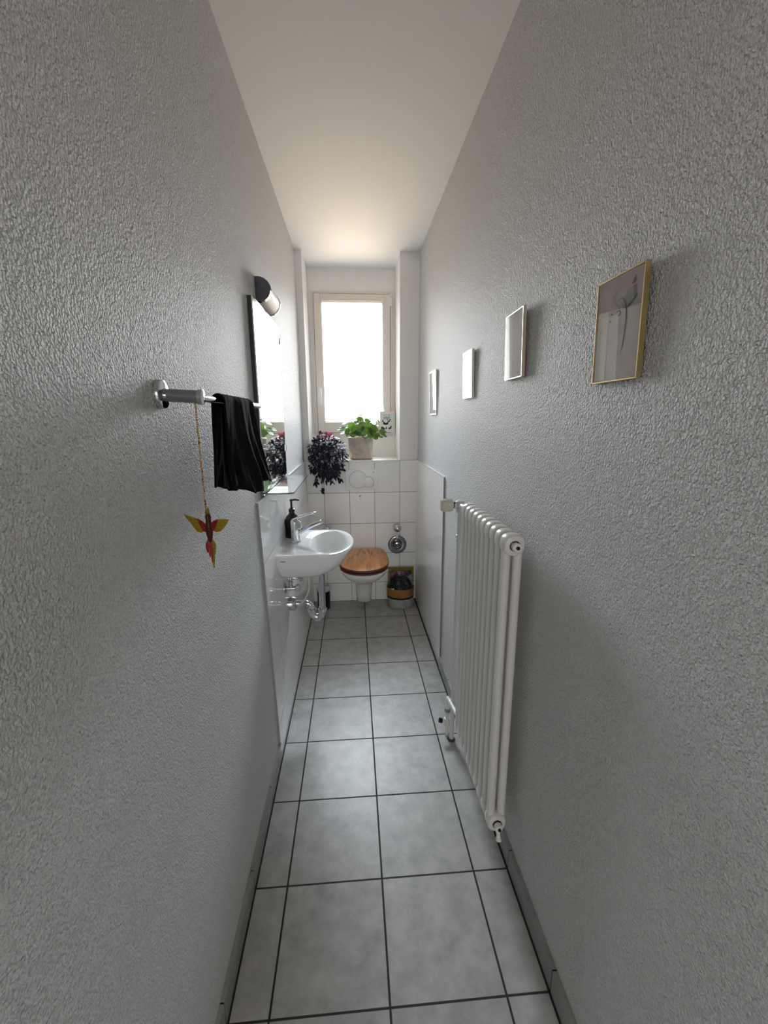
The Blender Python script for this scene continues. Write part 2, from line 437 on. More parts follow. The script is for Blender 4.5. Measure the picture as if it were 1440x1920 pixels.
def towel_bm():
    bm = bmesh.new()
    nu, nv = 90, 64
    rb = .0125
    Lf, Lb = .226, .232
    rows = []
    for j in range(nv + 1):
        t = j / nv
        s = -Lf + t * (Lf + Lb + PI * rb)          # arclength: front bottom .. over the bar .. back bottom
        row = []
        for i in range(nu + 1):
            u = i / nu
            if s < 0: dx, dz, nx, k = rb, s, 1, -s / Lf
            elif s < PI * rb:
                a = s / rb; dx, dz, nx, k = rb * math.cos(a), rb * math.sin(a), math.cos(a), 0
            else: dx, dz, nx, k = -rb, -(s - PI * rb), -1, (s - PI * rb) / Lb
            yt0, yt1 = .982, 1.262
            yb0, yb1 = (.940, 1.318) if s < PI * rb / 2 else (.962, 1.362)
            kk = k ** .9
            ya = yt0 + (yb0 - yt0) * kk; yb = yt1 + (yb1 - yt1) * kk
            y = ya + (yb - ya) * u
            ph = 1.7 if nx > 0 else 4.1
            fold = (.0095 * math.sin(u * 11 + ph + k * 1.6) + .0050 * math.sin(u * 23 + ph * 2 - k * 2.5) + .0012 * math.sin(u * 67 + k * 5)) * (.30 + .95 * k)
            fold += .012 * k * math.exp(-((u - .33 - .25 * k) / .05) ** 2) * (1 if nx > 0 else .3)
            fold += .012 * k * math.exp(-((u - .80) / .06) ** 2) * (1 if nx > 0 else .3)
            if abs(dx) < rb: fold *= abs(nx)
            if nx < 0: fold = max(fold, -.004)
            flare = .022 * k * k if nx > 0 else .006 * k
            x = BX + dx + (1 if nx > 0 else -1) * flare + nx * fold * (1 if nx > 0 else .7)
            x = max(x, XL + .012)
            hem = .010 * math.sin(u * 9 + 1) * k ** 3 + (.030 * max(0, 1 - u * 1.9) if nx > 0 else .012 * u + .030 * max(0, 1 - u * 1.6)) * k ** 2
            row.append(bm.verts.new((x, y, BZ + dz + hem + .0008 * math.sin(u * 55) + (rb * .1))))
        rows.append(row)
    for a, b in zip(rows, rows[1:]):
        for i in range(nu): bm.faces.new((a[i], a[i + 1], b[i + 1], b[i]))
    return bm
tw = tag(obj('hand_towel', towel_bm(), black_cloth, smooth=True), 'black hand towel draped in folds over the chrome bar on left wall', 'towel')
sm = tw.modifiers.new('thickness', 'SOLIDIFY'); sm.thickness = .005; sm.offset = 0
sb = tw.modifiers.new('soft', 'SUBSURF'); sb.levels = 1; sb.render_levels = 1

orn = thing('hanging_bird_ornament', 'red and yellow glass bird hanging on a bead string from the towel bar post', 'ornament')
OX, OY = -.3700, .878
bm = bmesh.new()
zz = 1.4785; k = 0
while zz > 1.262:
    L = random.choice((.0035, .005, .006))
    lathe(bm, [(0, .0008), (.0008, .0018), (L - .0008, .0018), (L, .0008)], (OX + .0005 * math.sin(k), OY, zz), (0, 0, -1), 8, mi=random.choice((0, 0, 1, 2)))
    zz -= L + .0004; k += 1
bm_loop = bmesh.new()
b_gold = mat('gold_glass_bead', (.62, .42, .08), .2, .5, coat=.5)
b_red = mat('red_brown_glass_bead', (.20, .035, .012), .15, coat=.6)
b_yel = mat('amber_glass_bead', (.55, .22, .03), .15, coat=.6)
obj('bead_string', bm, [b_gold, b_red, b_yel], orn, auto=50)
glass_red = leaf_mat('red_glass', (.20, .012, .010), (.34, .025, .015), .35, .12, (.6, .04, .02), 120)
glass_yel = leaf_mat('yellow_glass', (.24, .19, .012), (.42, .31, .02), .4, .15, (.65, .5, .03), 220)
glass_dark = mat('dark_amber_glass', (.055, .014, .006), .35, spec=.3)
glass_pink = leaf_mat('pink_glass', (.36, .03, .05), (.5, .08, .1), .35, .12, (.7, .12, .12), 150)
bm = bmesh.new()      # body with head
lathe(bm, [(-.062, .002), (-.056, .0045), (-.045, .0065), (-.030, .0075), (-.020, .006), (-.014, .0052), (-.007, .006), (-.001, .0045), (.004, .0018), (.009, .001)],
      (OX + .003, OY, 1.2555), (0, 0, 1), 16)
obj('body', bm, glass_dark, orn, smooth=True)
bm = lathe(bmesh.new(), [(0, .005), (.006, .0042), (.013, .0008)], (OX + .002, OY - .001, 1.256), (.25, 0, 1), 12)
obj('crest', bm, glass_yel, orn, smooth=True)
def plate(bm, pts, y, th, mi=0):
    a = [bm.verts.new((x, y - th / 2, z)) for x, z in pts]; b = [bm.verts.new((x, y + th / 2, z)) for x, z in pts]
    fs = [bm.faces.new(a), bm.faces.new(list(reversed(b)))]
    n = len(pts)
    for i in range(n): fs.append(bm.faces.new((a[i], b[i], b[(i + 1) % n], a[(i + 1) % n])))
    for f in fs: f.material_index = mi
for sx in (-1, 1):
    bm = bmesh.new()
    tip = .0472 if sx < 0 else .0425; tz = 1.2555 if sx < 0 else 1.2415
    cx = OX + .002
    inner = [(cx + sx * .002, 1.2300), (cx + sx * .012, 1.2405), (cx + sx * .021, 1.2455 if sx < 0 else 1.2435), (cx + sx * .012, 1.2195), (cx + sx * .003, 1.2150)]
    outer = [(cx + sx * .0195, 1.2445 if sx < 0 else 1.243), (cx + sx * (tip - .008), 1.2515 if sx < 0 else 1.2425), (cx + sx * tip, tz), (cx + sx * (tip - .004), tz - .0085),
             (cx + sx * (tip - .012), tz - .0185), (cx + sx * .024, 1.2170), (cx + sx * .015, 1.2150), (cx + sx * .0105, 1.2180)]
    w = obj('wing', bm_w := (plate(bm, outer, OY + .0005, .0025), bm)[1], glass_yel, orn)
    bm = bmesh.new(); plate(bm, inner, OY - .0015, .003)
    obj('wing_inset', bm, glass_red, w)
for k, (dx, L, m_) in enumerate(((-.0065, .027, glass_red), (-.0025, .038, glass_pink), (.0015, .049, glass_pink), (.0055, .046, glass_yel), (.0085, .030, glass_yel), (.004, .060, glass_yel))):
    bm = tube(bmesh.new(), [(OX + .002 + dx * .5, OY + .001 * (k % 2), 1.199), (OX + .002 + dx, OY - .0015 + .001 * k, 1.188), (OX + .002 + dx * 1.05, OY, 1.199 - L * .8), (OX + .002 + dx * .95, OY, 1.199 - L)],
              [.002, .0026, .002, .0012], 8, sub=4)
    tf = obj('tail_feather', bm, m_, orn, smooth=True)
    if k in (0, 2, 3, 4, 5):
        obj('tail_bead', sphere(bmesh.new(), (OX + .002 + dx * .95, OY, 1.1985 - L), .0017, seg=10), b_gold, tf, smooth=True)

# ------------------------------------------------------------------ mirror, lamp, shelf
MX = -.414
mr_ = thing('wall_mirror', 'frameless rectangular mirror on left wall above the washbasin, reflecting the window', 'mirror')
MY0, MY1, MZ0, MZ1 = 1.680, 2.240, 1.168, 1.884
obj('mirror_glass', bx(MX - .005, MY0, MZ0, MX, MY1, MZ1), [mirror_m], mr_)
obj('gap_shade_panel', bx(XL - .001, MY0 + .001, MZ0 + .001, MX - .0049, MY1 - .001, MZ1 - .001), mirror_edge, mr_)  # near-black block stands in for shade in the gap behind the mirror
for z in (1.30, 1.82):
    obj('clip', bx(XL, MY1 - .004, z - .016, MX + .004, MY1 + .005, z + .016, bev=.001), chrome_d, mr_)

lp = thing('mirror_light', 'cylindrical wall lamp with dark chrome end caps mounted above the mirror', 'lamp')
LX, LZ, LR = -.421, 1.946, .046
def dcyl(bm, y0, y1, r, cx=LX, cz=LZ, n=40):
    rings = []
    for y, rr in ((y0, r - .002), (y0 + .002, r), (y1 - .002, r), (y1, r - .002)):
        ring = []
        for i in range(n + 1):
            a = -PI / 2 + PI * i / n + 0
            ring.append((cx + rr * math.cos(a), y, cz + rr * math.sin(a)))
        ring += [(XL - .001, y, cz + rr), (XL - .001, y, cz - rr)]
        rings.append(ring)
    loft(bm, rings); return bm
obj('lamp_shade', dcyl(bmesh.new(), 1.850, 2.066, LR - .001), opal, lp, auto=40)
cap = obj('end_cap', dcyl(bmesh.new(), 1.836, 1.850, LR), cap_m, lp, auto=40)
obj('end_cap', dcyl(bmesh.new(), 2.066, 2.080, LR), cap_m, lp, auto=40)
for y in (1.8485, 2.0620):
    obj('trim_ring', dcyl(bmesh.new(), y, y + .006, LR + .0015), chrome, lp, auto=40)

sh = thing('glass_shelf', 'narrow clear glass shelf on chrome rail directly below the mirror', 'shelf')
bm = bmesh.new()
SX0, SX1, SY0, SY1 = XL + .004, -.303, 1.676, 2.236
def rrect(x0, x1, y0, y1, r, k=6):
    pts = [(x0, y0)]
    for i in range(k + 1):
        a = -PI / 2 + PI / 2 * i / k; pts.append((x1 - r + r * math.cos(a), y0 + r + r * math.sin(a)))
    for i in range(k + 1):
        a = PI / 2 * i / k; pts.append((x1 - r + r * math.cos(a), y1 - r + r * math.sin(a)))
    return pts + [(x0, y1)]
P = rrect(SX0, SX1, SY0, SY1, .018)
R0 = loft(bm, [[(x, y, z) for x, y in P] for z in (1.1545, 1.1605)])
for f in bm.faces:
    if len(f.verts) == 4: f.material_index = 1
obj('glass_plate', bm, [shelfglass, shelf_edge], sh)
bm = bx(XL, SY0 + .01, 1.146, XL + .018, SY1 - .01, 1.1545, bev=.002)
box(bm, XL, SY0 + .01, 1.1605, XL + .016, SY1 - .01, 1.166, bev=.002)
obj('rail', bm, chrome, sh, auto=40)
for y in (1.75, 2.16):
    obj('bracket', bx(XL, y - .008, 1.144, XL + .06, y + .008, 1.1545, bev=.002), chrome, sh)

# ------------------------------------------------------------------ washbasin
TX = -.426 + .004           # tile face near basin height
wb = thing('washbasin', 'small white ceramic washbasin mounted on the left tiled wall', 'sink')
BY = 2.055
NA = 96
def outer(theta, xw, xs, xf, hb, cx=-.30, p=2.15):
    """ray from (cx,BY) to a rounded-D outline"""
    c, s = math.cos(theta), math.sin(theta)
    lo, hi = 0, .6
    def inside(x, y):
        if x < xw: return False
        if x <= xs: return abs(y) <= hb
        return (abs((x - xs) / (xf - xs))) ** p + (abs(y) / hb) ** p <= 1
    for _ in range(36):
        m_ = (lo + hi) / 2
        if inside(cx + c * m_, s * m_): lo = m_
        else: hi = m_
    return (cx + c * lo, BY + s * lo)
# angles chosen dense at corners
angs = sorted(set([2 * PI * i / NA for i in range(NA)] + [math.atan2(sy * hbv, -.426 + .30) % (2 * PI) for sy in (1, -1) for hbv in (.226,)]))
def oring(z, xw, xs, xf, hb): return [(*outer(a, xw, xs, xf, hb), z) for a in angs]
cxi, ai, bi = -.193, .094, .187
def iring(z, a, b, dx=0, p=2.0):
    out = []
    for t in angs:
        c, s = math.cos(t), math.sin(t)
        # match outer direction as seen from the basin deck centre
        out.append((cxi + dx + a * c, BY + b * s, z))
    return out
bm = bmesh.new()
w = TX
rings = [oring(.700, w, -.30, -.235, .085), oring(.703, w, -.30, -.215, .120), oring(.712, w, -.29, -.185, .146), oring(.735, w, -.27, -.143, .176), oring(.770, w, -.24, -.108, .203),
         oring(.805, w, -.22, -.085, .218), oring(.828, w, -.205, -.074, .2245), oring(.838, w, -.20, -.0705, .2265), oring(.8435, w, -.20, -.072, .2255), oring(.8465, w, -.20, -.076, .222),
         oring(.8468, w, -.20, -.082, .216)]
rings += [iring(.8455, ai + .008, bi + .008), iring(.841, ai, bi), iring(.825, ai - .006, bi - .008), iring(.79, ai - .016, bi - .024), iring(.76, ai - .034, bi - .055, -.004), iring(.744, ai - .058, bi - .105, -.008), iring(.738, .022, .022, -.012)]
loft(bm, rings)
basin = obj('basin', bm, ceramic, wb, auto=50)
bm = lathe(bmesh.new(), [(0, .022), (.003, .022), (.004, .018), (.002, .015)], (cxi - .012, BY, .7375), (0, 0, 1), 28)
obj('drain_ring', bm, chrome, wb, auto=40)
bm = bx(-.402, BY - .2229, .817, -.379, BY - .2195, .8205)
obj('maker_mark', bm, mat('grey_print', (.12, .12, .13), .5), wb)
bm = lathe(bmesh.new(), [(0, .010), (.002, .010), (.003, .007)], (-.2835, BY, .812), (1, 0, .1), 20)
obj('overflow_ring', bm, chrome, wb, auto=40)

fc = thing('basin_faucet', 'chrome single-lever faucet standing on the washbasin deck', 'faucet')
FX = -.360
bm = lathe(bmesh.new(), [(0, .026), (.004, .026), (.007, .022), (.06, .0205), (.098, .0215), (.110, .019), (.117, .011), (.118, .002)], (FX, BY, .8462), (0, 0, 1), 32)
obj('body', bm, chrome, fc, auto=50)
bm = tube(bmesh.new(), [(FX + .008, BY, .888), (FX + .04, BY, .906), (FX + .09, BY, .930), (FX + .132, BY, .946)], [.0155, .0125, .0105, .0105], 16, sub=5)
spout = obj('spout', bm, chrome, fc, smooth=True)
bm = lathe(bmesh.new(), [(0, .0115), (.012, .0115), (.014, .009)], (FX + .127, BY, .952), (.35, 0, -1), 20)
obj('aerator', bm, chrome, spout, auto=40)
bm = bmesh.new()
pts = [(FX - .008, .962), (FX + .02, .972), (FX + .055, .984), (FX + .09, .992), (FX + .112, .993)]
rr = []
for (x, z), wdt in zip(pts, (.019, .016, .012, .010, .0085)):
    rr.append([(x, BY + wdt * math.cos(a), z + .0055 * math.sin(a)) for a in [2 * PI * i / 14 for i in range(14)]])
loft(bm, rr)
lev = obj('lever', bm, chrome, fc, smooth=True)
bm = tube(bmesh.new(), [(FX + .018, BY - .012, .965), (FX + .033, BY - .014, .945), (FX + .030, BY - .012, .918)], .004, 8, sub=4)
obj('lift_rod', bm, chrome, fc, smooth=True)

sp_ = thing('soap_bottle', 'black pump soap bottle on the washbasin beside the faucet', 'bottle')
SXc, SYc = -.3860, 2.150
bm = lathe(bmesh.new(), [(0, .033), (.003, .0358), (.085, .0362), (.100, .0345), (.112, .028), (.122, .017), (.128, .0135), (.134, .0135)], (SXc, SYc, .8466), (0, 0, 1), 36)
obj('bottle_body', bm, black_pl, sp_, auto=50)
bm = lathe(bmesh.new(), [(0, .0155), (.016, .0155), (.018, .010), (.024, .0065)], (SXc, SYc, .979), (0, 0, 1), 28)
pump = obj('pump_collar', bm, black_pl, sp_, auto=40)
bm = lathe(bmesh.new(), [(0, .0055), (.040, .0055), (.042, .008), (.050, .008), (.051, .006)], (SXc, SYc, .995), (0, 0, 1), 20)
tube(bm, [(SXc, SYc, 1.0415), (SXc + .02, SYc, 1.043), (SXc + .040, SYc, 1.040)], [.0055, .005, .004], 12)
obj('pump_nozzle', bm, black_pl, sp_, auto=50)

# drain trap
tr = thing('drain_trap', 'chrome drain trap with round wall rosette under the washbasin', 'drain pipe')
DX = -.240; DY = 2.055
bm = lathe(bmesh.new(), [(0, .021), (.03, .021), (.035, .017), (.26, .017)], (DX, DY, .715), (0, 0, -1), 24)
obj('tailpiece', bm, chrome, tr, auto=40)
arc = [(DX, DY, .475)] + [(DX - .027 + .027 * math.cos(a), DY, .462 - .026 * math.sin(a)) for a in [PI * i / 8 for i in range(9)]] + [(DX - .054, DY, .475)]
bm = tube(bmesh.new(), arc, .0175, 18)
lathe(bm, [(0, .012), (.010, .013), (.013, .009)], (DX - .027, DY, .426), (0, 0, -1), 18)
obj('trap_bend', bm, chrome, tr, auto=50)
for x in (DX, DX - .054):
    bm = lathe(bmesh.new(), [(0, .021), (.002, .0235), (.016, .0235), (.018, .021)], (x, DY, .466), (0, 0, 1), 12)
    obj('union_nut', bm, chrome, tr, auto=30)
hp = [(DX - .054, DY, .482), (DX - .056, DY, .500), (DX - .068, DY, .512), (DX - .085, DY, .515), (DX - .15, DY, .515), (TX + .005, DY, .515)]
obj('wall_pipe', tube(bmesh.new(), hp, .0145, 18), chrome, tr, auto=60)
obj('union_nut', lathe(bmesh.new(), [(0, .018), (.002, .0205), (.016, .0205), (.018, .018)], (DX - .078, DY, .515), (-1, 0, 0), 12), chrome, tr, auto=30)
obj('wall_rosette', lathe(bmesh.new(), [(0, .036), (.030, .036), (.040, .030), (.042, .016)], (wl(.5) + .007, DY, .515), (1, 0, 0), 32), chrome, tr, auto=40)

for k, (y, z, lab) in enumerate(((1.985, .628, 'chrome angle valve on the tiled wall below the washbasin, nearer the mirror end'), (2.125, .628, 'chrome angle valve on the tiled wall below the washbasin, behind the nearer valve'))):
    if k == 0: lab = 'chrome angle valve under the washbasin, nearest to the towel bar'
    else: lab = 'chrome angle valve under the washbasin, nearer to the window wall'
    av = thing('angle_valve', lab, 'valve', group='angle valves under the washbasin')
    x0 = wl(.6) + .0075
    obj('rosette', lathe(bmesh.new(), [(0, .024), (.004, .024), (.009, .016)], (x0, y, z), (1, 0, 0), 28), chrome, av, auto=40)
    bm = lathe(bmesh.new(), [(0, .009), (.012, .009), (.013, .013), (.028, .013), (.029, .0105), (.050, .0105)], (x0 + .004, y, z), (1, 0, 0), 20)
    lathe(bm, [(0, .009), (.022, .009), (.023, .0115), (.036, .0115), (.037, .008)], (x0 + .030, y, z), (0, 0, 1), 12)
    obj('valve_body', bm, chrome, av, auto=35)
    hb = bmesh.new()
    rings = []
    for t, r in ((0, .012), (.003, .0175), (.018, .0185), (.022, .015), (.023, .004)):
        rings.append([(x0 + .052 + t, y + r * (1 + .09 * math.cos(6 * a)) * math.cos(a), z + r * (1 + .09 * math.cos(6 * a)) * math.sin(a)) for a in [2 * PI * i / 36 for i in range(36)]])
    loft(hb, rings)
    obj('handle', hb, chrome, av, auto=40)
    bm = tube(bmesh.new(), [(x0 + .030, y, z + .036), (x0 + .032, y + .004, z + .055), (x0 + .05, y + (BY - y) * .5, z + .075), (-.352, BY + (y - BY) * .08, .716)], .0055, 10, sub=5)
    obj('supply_pipe', bm, chrome, av, smooth=True)
# slack loop of the pop-up / hose seen hanging beside the trap
bm = tube(bmesh.new(), [(-.318, 2.02, .700), (-.302, 2.02, .665), (-.300, 2.02, .625), (-.308, 2.02, .585), (-.328, 2.02, .545), (-.345, 2.03, .530)], .0048, 10, sub=6)
tag(obj('hose', bm, mat('pale_hose', (.62, .61, .57), .45), smooth=True), 'thin pale hose hanging under the washbasin beside the drain trap', 'hose')

# ------------------------------------------------------------------ toilet
tl = thing('toilet', 'wall-hung white toilet with brown wooden lid below the flush plate', 'toilet')
TCX, TB = -.004, YB - .009
def egg(z, yf, hw, ym, yb, hb, p=2.1, n=44):
    """front half ellipse to widest y=ym, then taper to back half width hb"""
    pts = []
    for i in range(n + 1):
        a = PI * i / n
        c, s = math.cos(a), math.sin(a)
        pts.append((TCX - hw * math.copysign(abs(c) ** (2 / p), c), ym - (ym - yf) * abs(s) ** (2 / p), z))
    for k in range(1, 13):
        t = math.sin(PI / 2 * k / 12); e = 1 - max(0, 1 - t ** 3.2) ** .5
        pts.append((TCX + hw + (hb - hw) * e, ym + (yb - ym) * t, z))
    for k in range(12, 0, -1):
        t = math.sin(PI / 2 * k / 12); e = 1 - max(0, 1 - t ** 3.2) ** .5
        pts.append((TCX - hw - (hb - hw) * e, ym + (yb - ym) * t, z))
    return pts
bm = bmesh.new()
R = [egg(.062, 3.035, .052, 3.09, TB, .056), egg(.068, 3.022, .058, 3.085, TB, .062), egg(.15, 3.0, .062, 3.07, TB, .066), egg(.235, 2.955, .069, 3.04, TB, .075), egg(.268, 2.90, .085, 3.0, TB, .09),
     egg(.295, 2.835, .108, 2.96, TB, .115), egg(.325, 2.772, .134, 2.93, TB, .135), egg(.360, 2.725, .156, 2.905, TB, .155), egg(.388, 2.706, .166, 2.89, TB, .165), egg(.400, 2.704, .168, 2.89, TB, .168), egg(.404, 2.709, .164, 2.89, TB, .165)]
loft(bm, R)
obj('bowl', bm, ceramic_w, tl, auto=60)
def slab(z0, z1, yf, hw, ym, yb, hb, b=.005):
    bm = bmesh.new()
    rs = [egg(z0, yf + b, hw - b, ym, yb - b, hb - b), egg(z0 + b * .6, yf, hw, ym, yb, hb), egg(z1 - b * .6, yf, hw, ym, yb, hb), egg(z1, yf + b, hw - b, ym, yb - b, hb - b)]
    loft(bm, rs)
    return bm
obj('seat', slab(.4065, .4235, 2.690, .174, 2.885, 3.185, .108), wood_edge, tl, auto=40)
bm = slab(.4265, .4465, 2.682, .179, 2.885, 3.198, .108)
for f in bm.faces:
    f.material_index = 0 if f.calc_center_median().z > .4460 else 1
lid = obj('lid', bm, [wood, wood_edge], tl, auto=40); lid['label'] = 'brown oiled wood lid with darker edge'
for s in (-1, 1):
    obj('seat_bumper', bx(TCX + s * .158 - .012, 2.800, .398, TCX + s * .158 + .012, 2.826, .4065, bev=.003), white_pl, tl)
    obj('hinge', lathe(bmesh.new(), [(0, .006), (.004, .008), (.046, .008), (.05, .006)], (TCX + s * .075 - .025, 3.190, .4145), (1, 0, 0), 16), chrome, tl, auto=40)

fp = thing('flush_plate', 'white dual-button flush plate on tiled wall above the toilet', 'flush plate')
fy = YB - .009
obj('cover_plate', bx(-.129, fy - .012, .912, .120, fy + .001, 1.070, bev=.004, seg=3), white_pl, fp, auto=40)
gap = mat('button_gap', (.25, .25, .25), .6)
def disc_button(cx, cz, r, d):
    bm = bmesh.new()
    lathe(bm, [(0, r), (.0045, r), (.006, r - .002), (.0062, .001)], (cx, fy - .012 - d, cz), (0, -1, 0), 48, mi=0)
    lathe(bm, [(-.001, r + .0022), (.0008 + d, r + .0022)], (cx, fy - .012, cz), (0, -1, 0), 48, mi=1)
    return bm
obj('flush_button', disc_button(-.032, .993, .066, 0), [white_pl, gap], fp, auto=40)
obj('flush_button', disc_button(.046, .973, .040, .004), [white_pl, gap], fp, auto=40)
obj('lock_dot', lathe(bmesh.new(), [(0, .004), (.001, .004)], (.085, fy - .0115, 1.048), (0, -1, 0), 12), gap, fp)
for k, (x, z, r) in enumerate(((-.018, .862, .006), (-.016, .838, .003))):
    tag(obj('wall_plug', lathe(bmesh.new(), [(0, r), (.0012, r), (.0014, r * .5)], (x, fy + .0005, z), (0, -1, 0), 14), mat('grey_plug', (.16, .15, .14), .7)),
        ('grey screw plug in the tile just below the flush plate, larger one' if k == 0 else 'tiny grey speck in the tile below the larger screw plug'), 'wall plug')

# chrome fittings on the back wall
for k, x in enumerate((.266, -.283)):
    hk = thing('ball_hook', ('chrome ball knob on back wall above the round chrome fitting' if k == 0 else 'chrome ball knob on back wall half hidden behind the washbasin rim'), 'wall hook', group='chrome ball knobs on the back wall')
    obj('knob', sphere(bmesh.new(), (x, fy - .042, .612), .033, seg=32), chrome, hk, smooth=True)
    obj('stem', lathe(bmesh.new(), [(0, .018), (.004, .018), (.006, .009), (.02, .009)], (x, fy + .001, .612), (0, -1, 0), 20), chrome, hk, auto=40)
fit_m = mat('smoked_chrome', (.22, .22, .225), .14, 1)
ph = thing('round_wall_fitting', 'round dark chrome ring fitting on back wall between toilet lid and basket', 'wall fitting')
obj('disc', lathe(bmesh.new(), [(0, .074), (.006, .074), (.014, .070), (.017, .060), (.012, .040), (.012, .001)], (.270, fy + .001, .466), (0, -1, 0), 48), fit_m, ph, auto=40)
obj('hub', lathe(bmesh.new(), [(0, .034), (.022, .034), (.030, .028), (.032, .018), (.026, .012), (.026, .001)], (.270, fy - .010, .466), (0, -1, 0), 36), fit_m, ph, auto=40)
obj('lug', bx(.258, fy - .030, .520, .274, fy - .008, .556, bev=.003), steel, ph)

# toilet brush
tb_ = thing('toilet_brush', 'black toilet brush holder on the floor behind the drain trap', 'toilet brush')
bc = (-.316, 3.085)
obj('holder', lathe(bmesh.new(), [(0, .044), (.003, .048), (.150, .050)], (*bc, .001), (0, 0, 1), 32), black_pl, tb_, auto=40)
obj('rim', lathe(bmesh.new(), [(0, .050), (.002, .053), (.014, .053), (.016, .048), (.016, .01)], (*bc, .150), (0, 0, 1), 32), mat('grey_rim', (.55, .55, .54), .35), tb_, auto=40)
obj('handle', lathe(bmesh.new(), [(0, .007), (.2, .007), (.205, .010), (.215, .010), (.22, .006)], (*bc, .160), (0, 0, 1), 16), chrome, tb_, auto=40)

# ------------------------------------------------------------------ basket and its contents
bk = thing('storage_basket', 'oval two-tone basket in grey and tan standing on floor right of toilet', 'basket')
KX, KY, KA, KB = .284, 3.100, .106, .098
felt_g = mat('grey_felt', (.30, .31, .30), .95, bump=(400, .001), var=(30, (.36, .37, .36), 1))
felt_t = mat('tan_leather', (.25, .105, .030), .55, bump=(200, .0008), var=(14, (.31, .145, .045), 1))
def oval(z, s, n=48): return [(KX + KA * s * math.cos(a), KY + KB * s * math.sin(a), z) for a in [2 * PI * i / n for i in range(n)]]
bm = bmesh.new(); loft(bm, [oval(.001, .90), oval(.004, .93), oval(.04, .96), oval(.080, .98), oval(.080, .94), oval(.006, .90)])
obj('lower_body', bm, felt_g, bk, auto=50)
bm = bmesh.new(); loft(bm, [oval(.079, .955), oval(.079, .985), oval(.094, .99), oval(.094, .955)], False, False)
obj('stripe', bm, mat('black_band', (.008, .007, .007), .8), bk, auto=50)
bm = bmesh.new(); loft(bm, [oval(.093, .985), oval(.130, 1.0), oval(.156, 1.01), oval(.160, .995), oval(.157, .975), oval(.093, .945)], False, False)
obj('upper_band', bm, felt_t, bk, auto=50)
# black bag
bm = bmesh.new()
bmesh.ops.create_icosphere(bm, subdivisions=5, radius=1)
for v in bm.verts:
    p = v.co.copy()
    n_ = noise.noise(p * 1.7 + Vector((3, 1, 5))) * .22 + noise.noise(p * 4.5) * .10 + abs(noise.noise(p * 8)) * .06
    p *= 1 + n_
    v.co = Vector((KX + p.x * .086, 3.080 + p.y * .066, .150 + p.z * .092))
tag(obj('black_bag', bm, mat('black_shiny_fabric', (.006, .006, .009), .42, bump=(90, .004)), smooth=True), 'crumpled black bag inside the grey and tan basket', 'bag')
# magazines standing behind the bag
olive = mat('olive_card', (.20, .17, .035), .6)
def cover(name, base, cols, sc):
    m, nt, b = new_mat(name)
    tc = N(nt, 'ShaderNodeTexCoord'); v = N(nt, 'ShaderNodeTexVoronoi'); v.inputs['Scale'].default_value = sc
    nt.links.new(tc.outputs['Object'], v.inputs['Vector'])
    sp = N(nt, 'ShaderNodeSeparateColor'); nt.links.new(v.outputs['Color'], sp.inputs[0])
    cr = N(nt, 'ShaderNodeValToRGB'); cr.color_ramp.interpolation = 'CONSTANT'
    cr.color_ramp.elements[0].color = (*base, 1); cr.color_ramp.elements[1].position = .35; cr.color_ramp.elements[1].color = (*cols[0], 1)
    for i, c in enumerate(cols[1:]):
        e = cr.color_ramp.elements.new(.35 + .65 * (i + 1) / len(cols)); e.color = (*c, 1)
    nt.links.new(sp.outputs[0], cr.inputs[0]); nt.links.new(cr.outputs[0], b.inputs['Base Color'])
    b.inputs['Roughness'].default_value = .35
    return m
def tilt_box(cx, cy, z0, w, th, h, lean, turn, bev=.001):
    bm = bx(-w / 2, -th / 2, 0, w / 2, th / 2, h, bev=bev, seg=1)
    bmesh.ops.transform(bm, matrix=Matrix.Translation((cx, cy, z0)) @ Matrix.Rotation(turn, 4, 'Z') @ Matrix.Rotation(lean, 4, 'X'), verts=bm.verts)
    return bm
mg = thing('magazine', 'upright magazine with olive border and purple cover leaning at back of the basket', 'magazine')
obj('cover', tilt_box(.296, 3.178, .012, .205, .008, .274, .00, 0), olive, mg)
obj('cover_picture', tilt_box(.296, 3.1735, .02, .172, .002, .240, 0, 0), cover('purple_cover', (.12, .05, .08), ((.25, .16, .22), (.05, .02, .03), (.42, .38, .44)), 24), mg)
tag(obj('magazine', tilt_box(.345, 3.150, .016, .09, .006, .205, .0, -.55), cover('blue_cover', (.05, .08, .14), ((.32, .36, .44), (.10, .14, .22)), 30)), 'small blue-grey booklet leaning at right side inside the basket', 'magazine')
yt = tube(bmesh.new(), [(.205, 3.075, .135), (.212, 3.052, .150), (.226, 3.028, .158)], [.010, .0125, .011], 14, sub=4)
tag(obj('yellow_packet', yt, mat('pale_yellow_plastic', (.62, .54, .20), .4), smooth=True), 'pale yellow tube sticking out at left front of the basket', 'packet')

# ------------------------------------------------------------------ plants on the sill
SZ = GZ + .004
def add_leaf(bm, base, d, up, L, W, fold=.25, droop=.2, mi=0, seg=4):
    d = d.normalized(); s = d.cross(up)
    if s.length < 1e-3: s = Vector((1, 0, 0))
    s.normalize(); nrm = s.cross(d).normalized()
    L3 = []
    for i in range(seg + 1):
        t = i / seg
        wd = W * math.sin(PI * min(t * .92 + .08, 1)) ** .8 * (1 if t < 1 else 0.05)
        c = base + d * (L * t) - nrm * (droop * L * t * t)
        L3.append([bm.verts.new(c - s * wd + nrm * fold * wd), bm.verts.new(c), bm.verts.new(c + s * wd + nrm * fold * wd)])
    for a, b in zip(L3, L3[1:]):
        for k in range(2):
            f = bm.faces.new((a[k], a[k + 1], b[k + 1], b[k])); f.material_index = mi; f.smooth = True

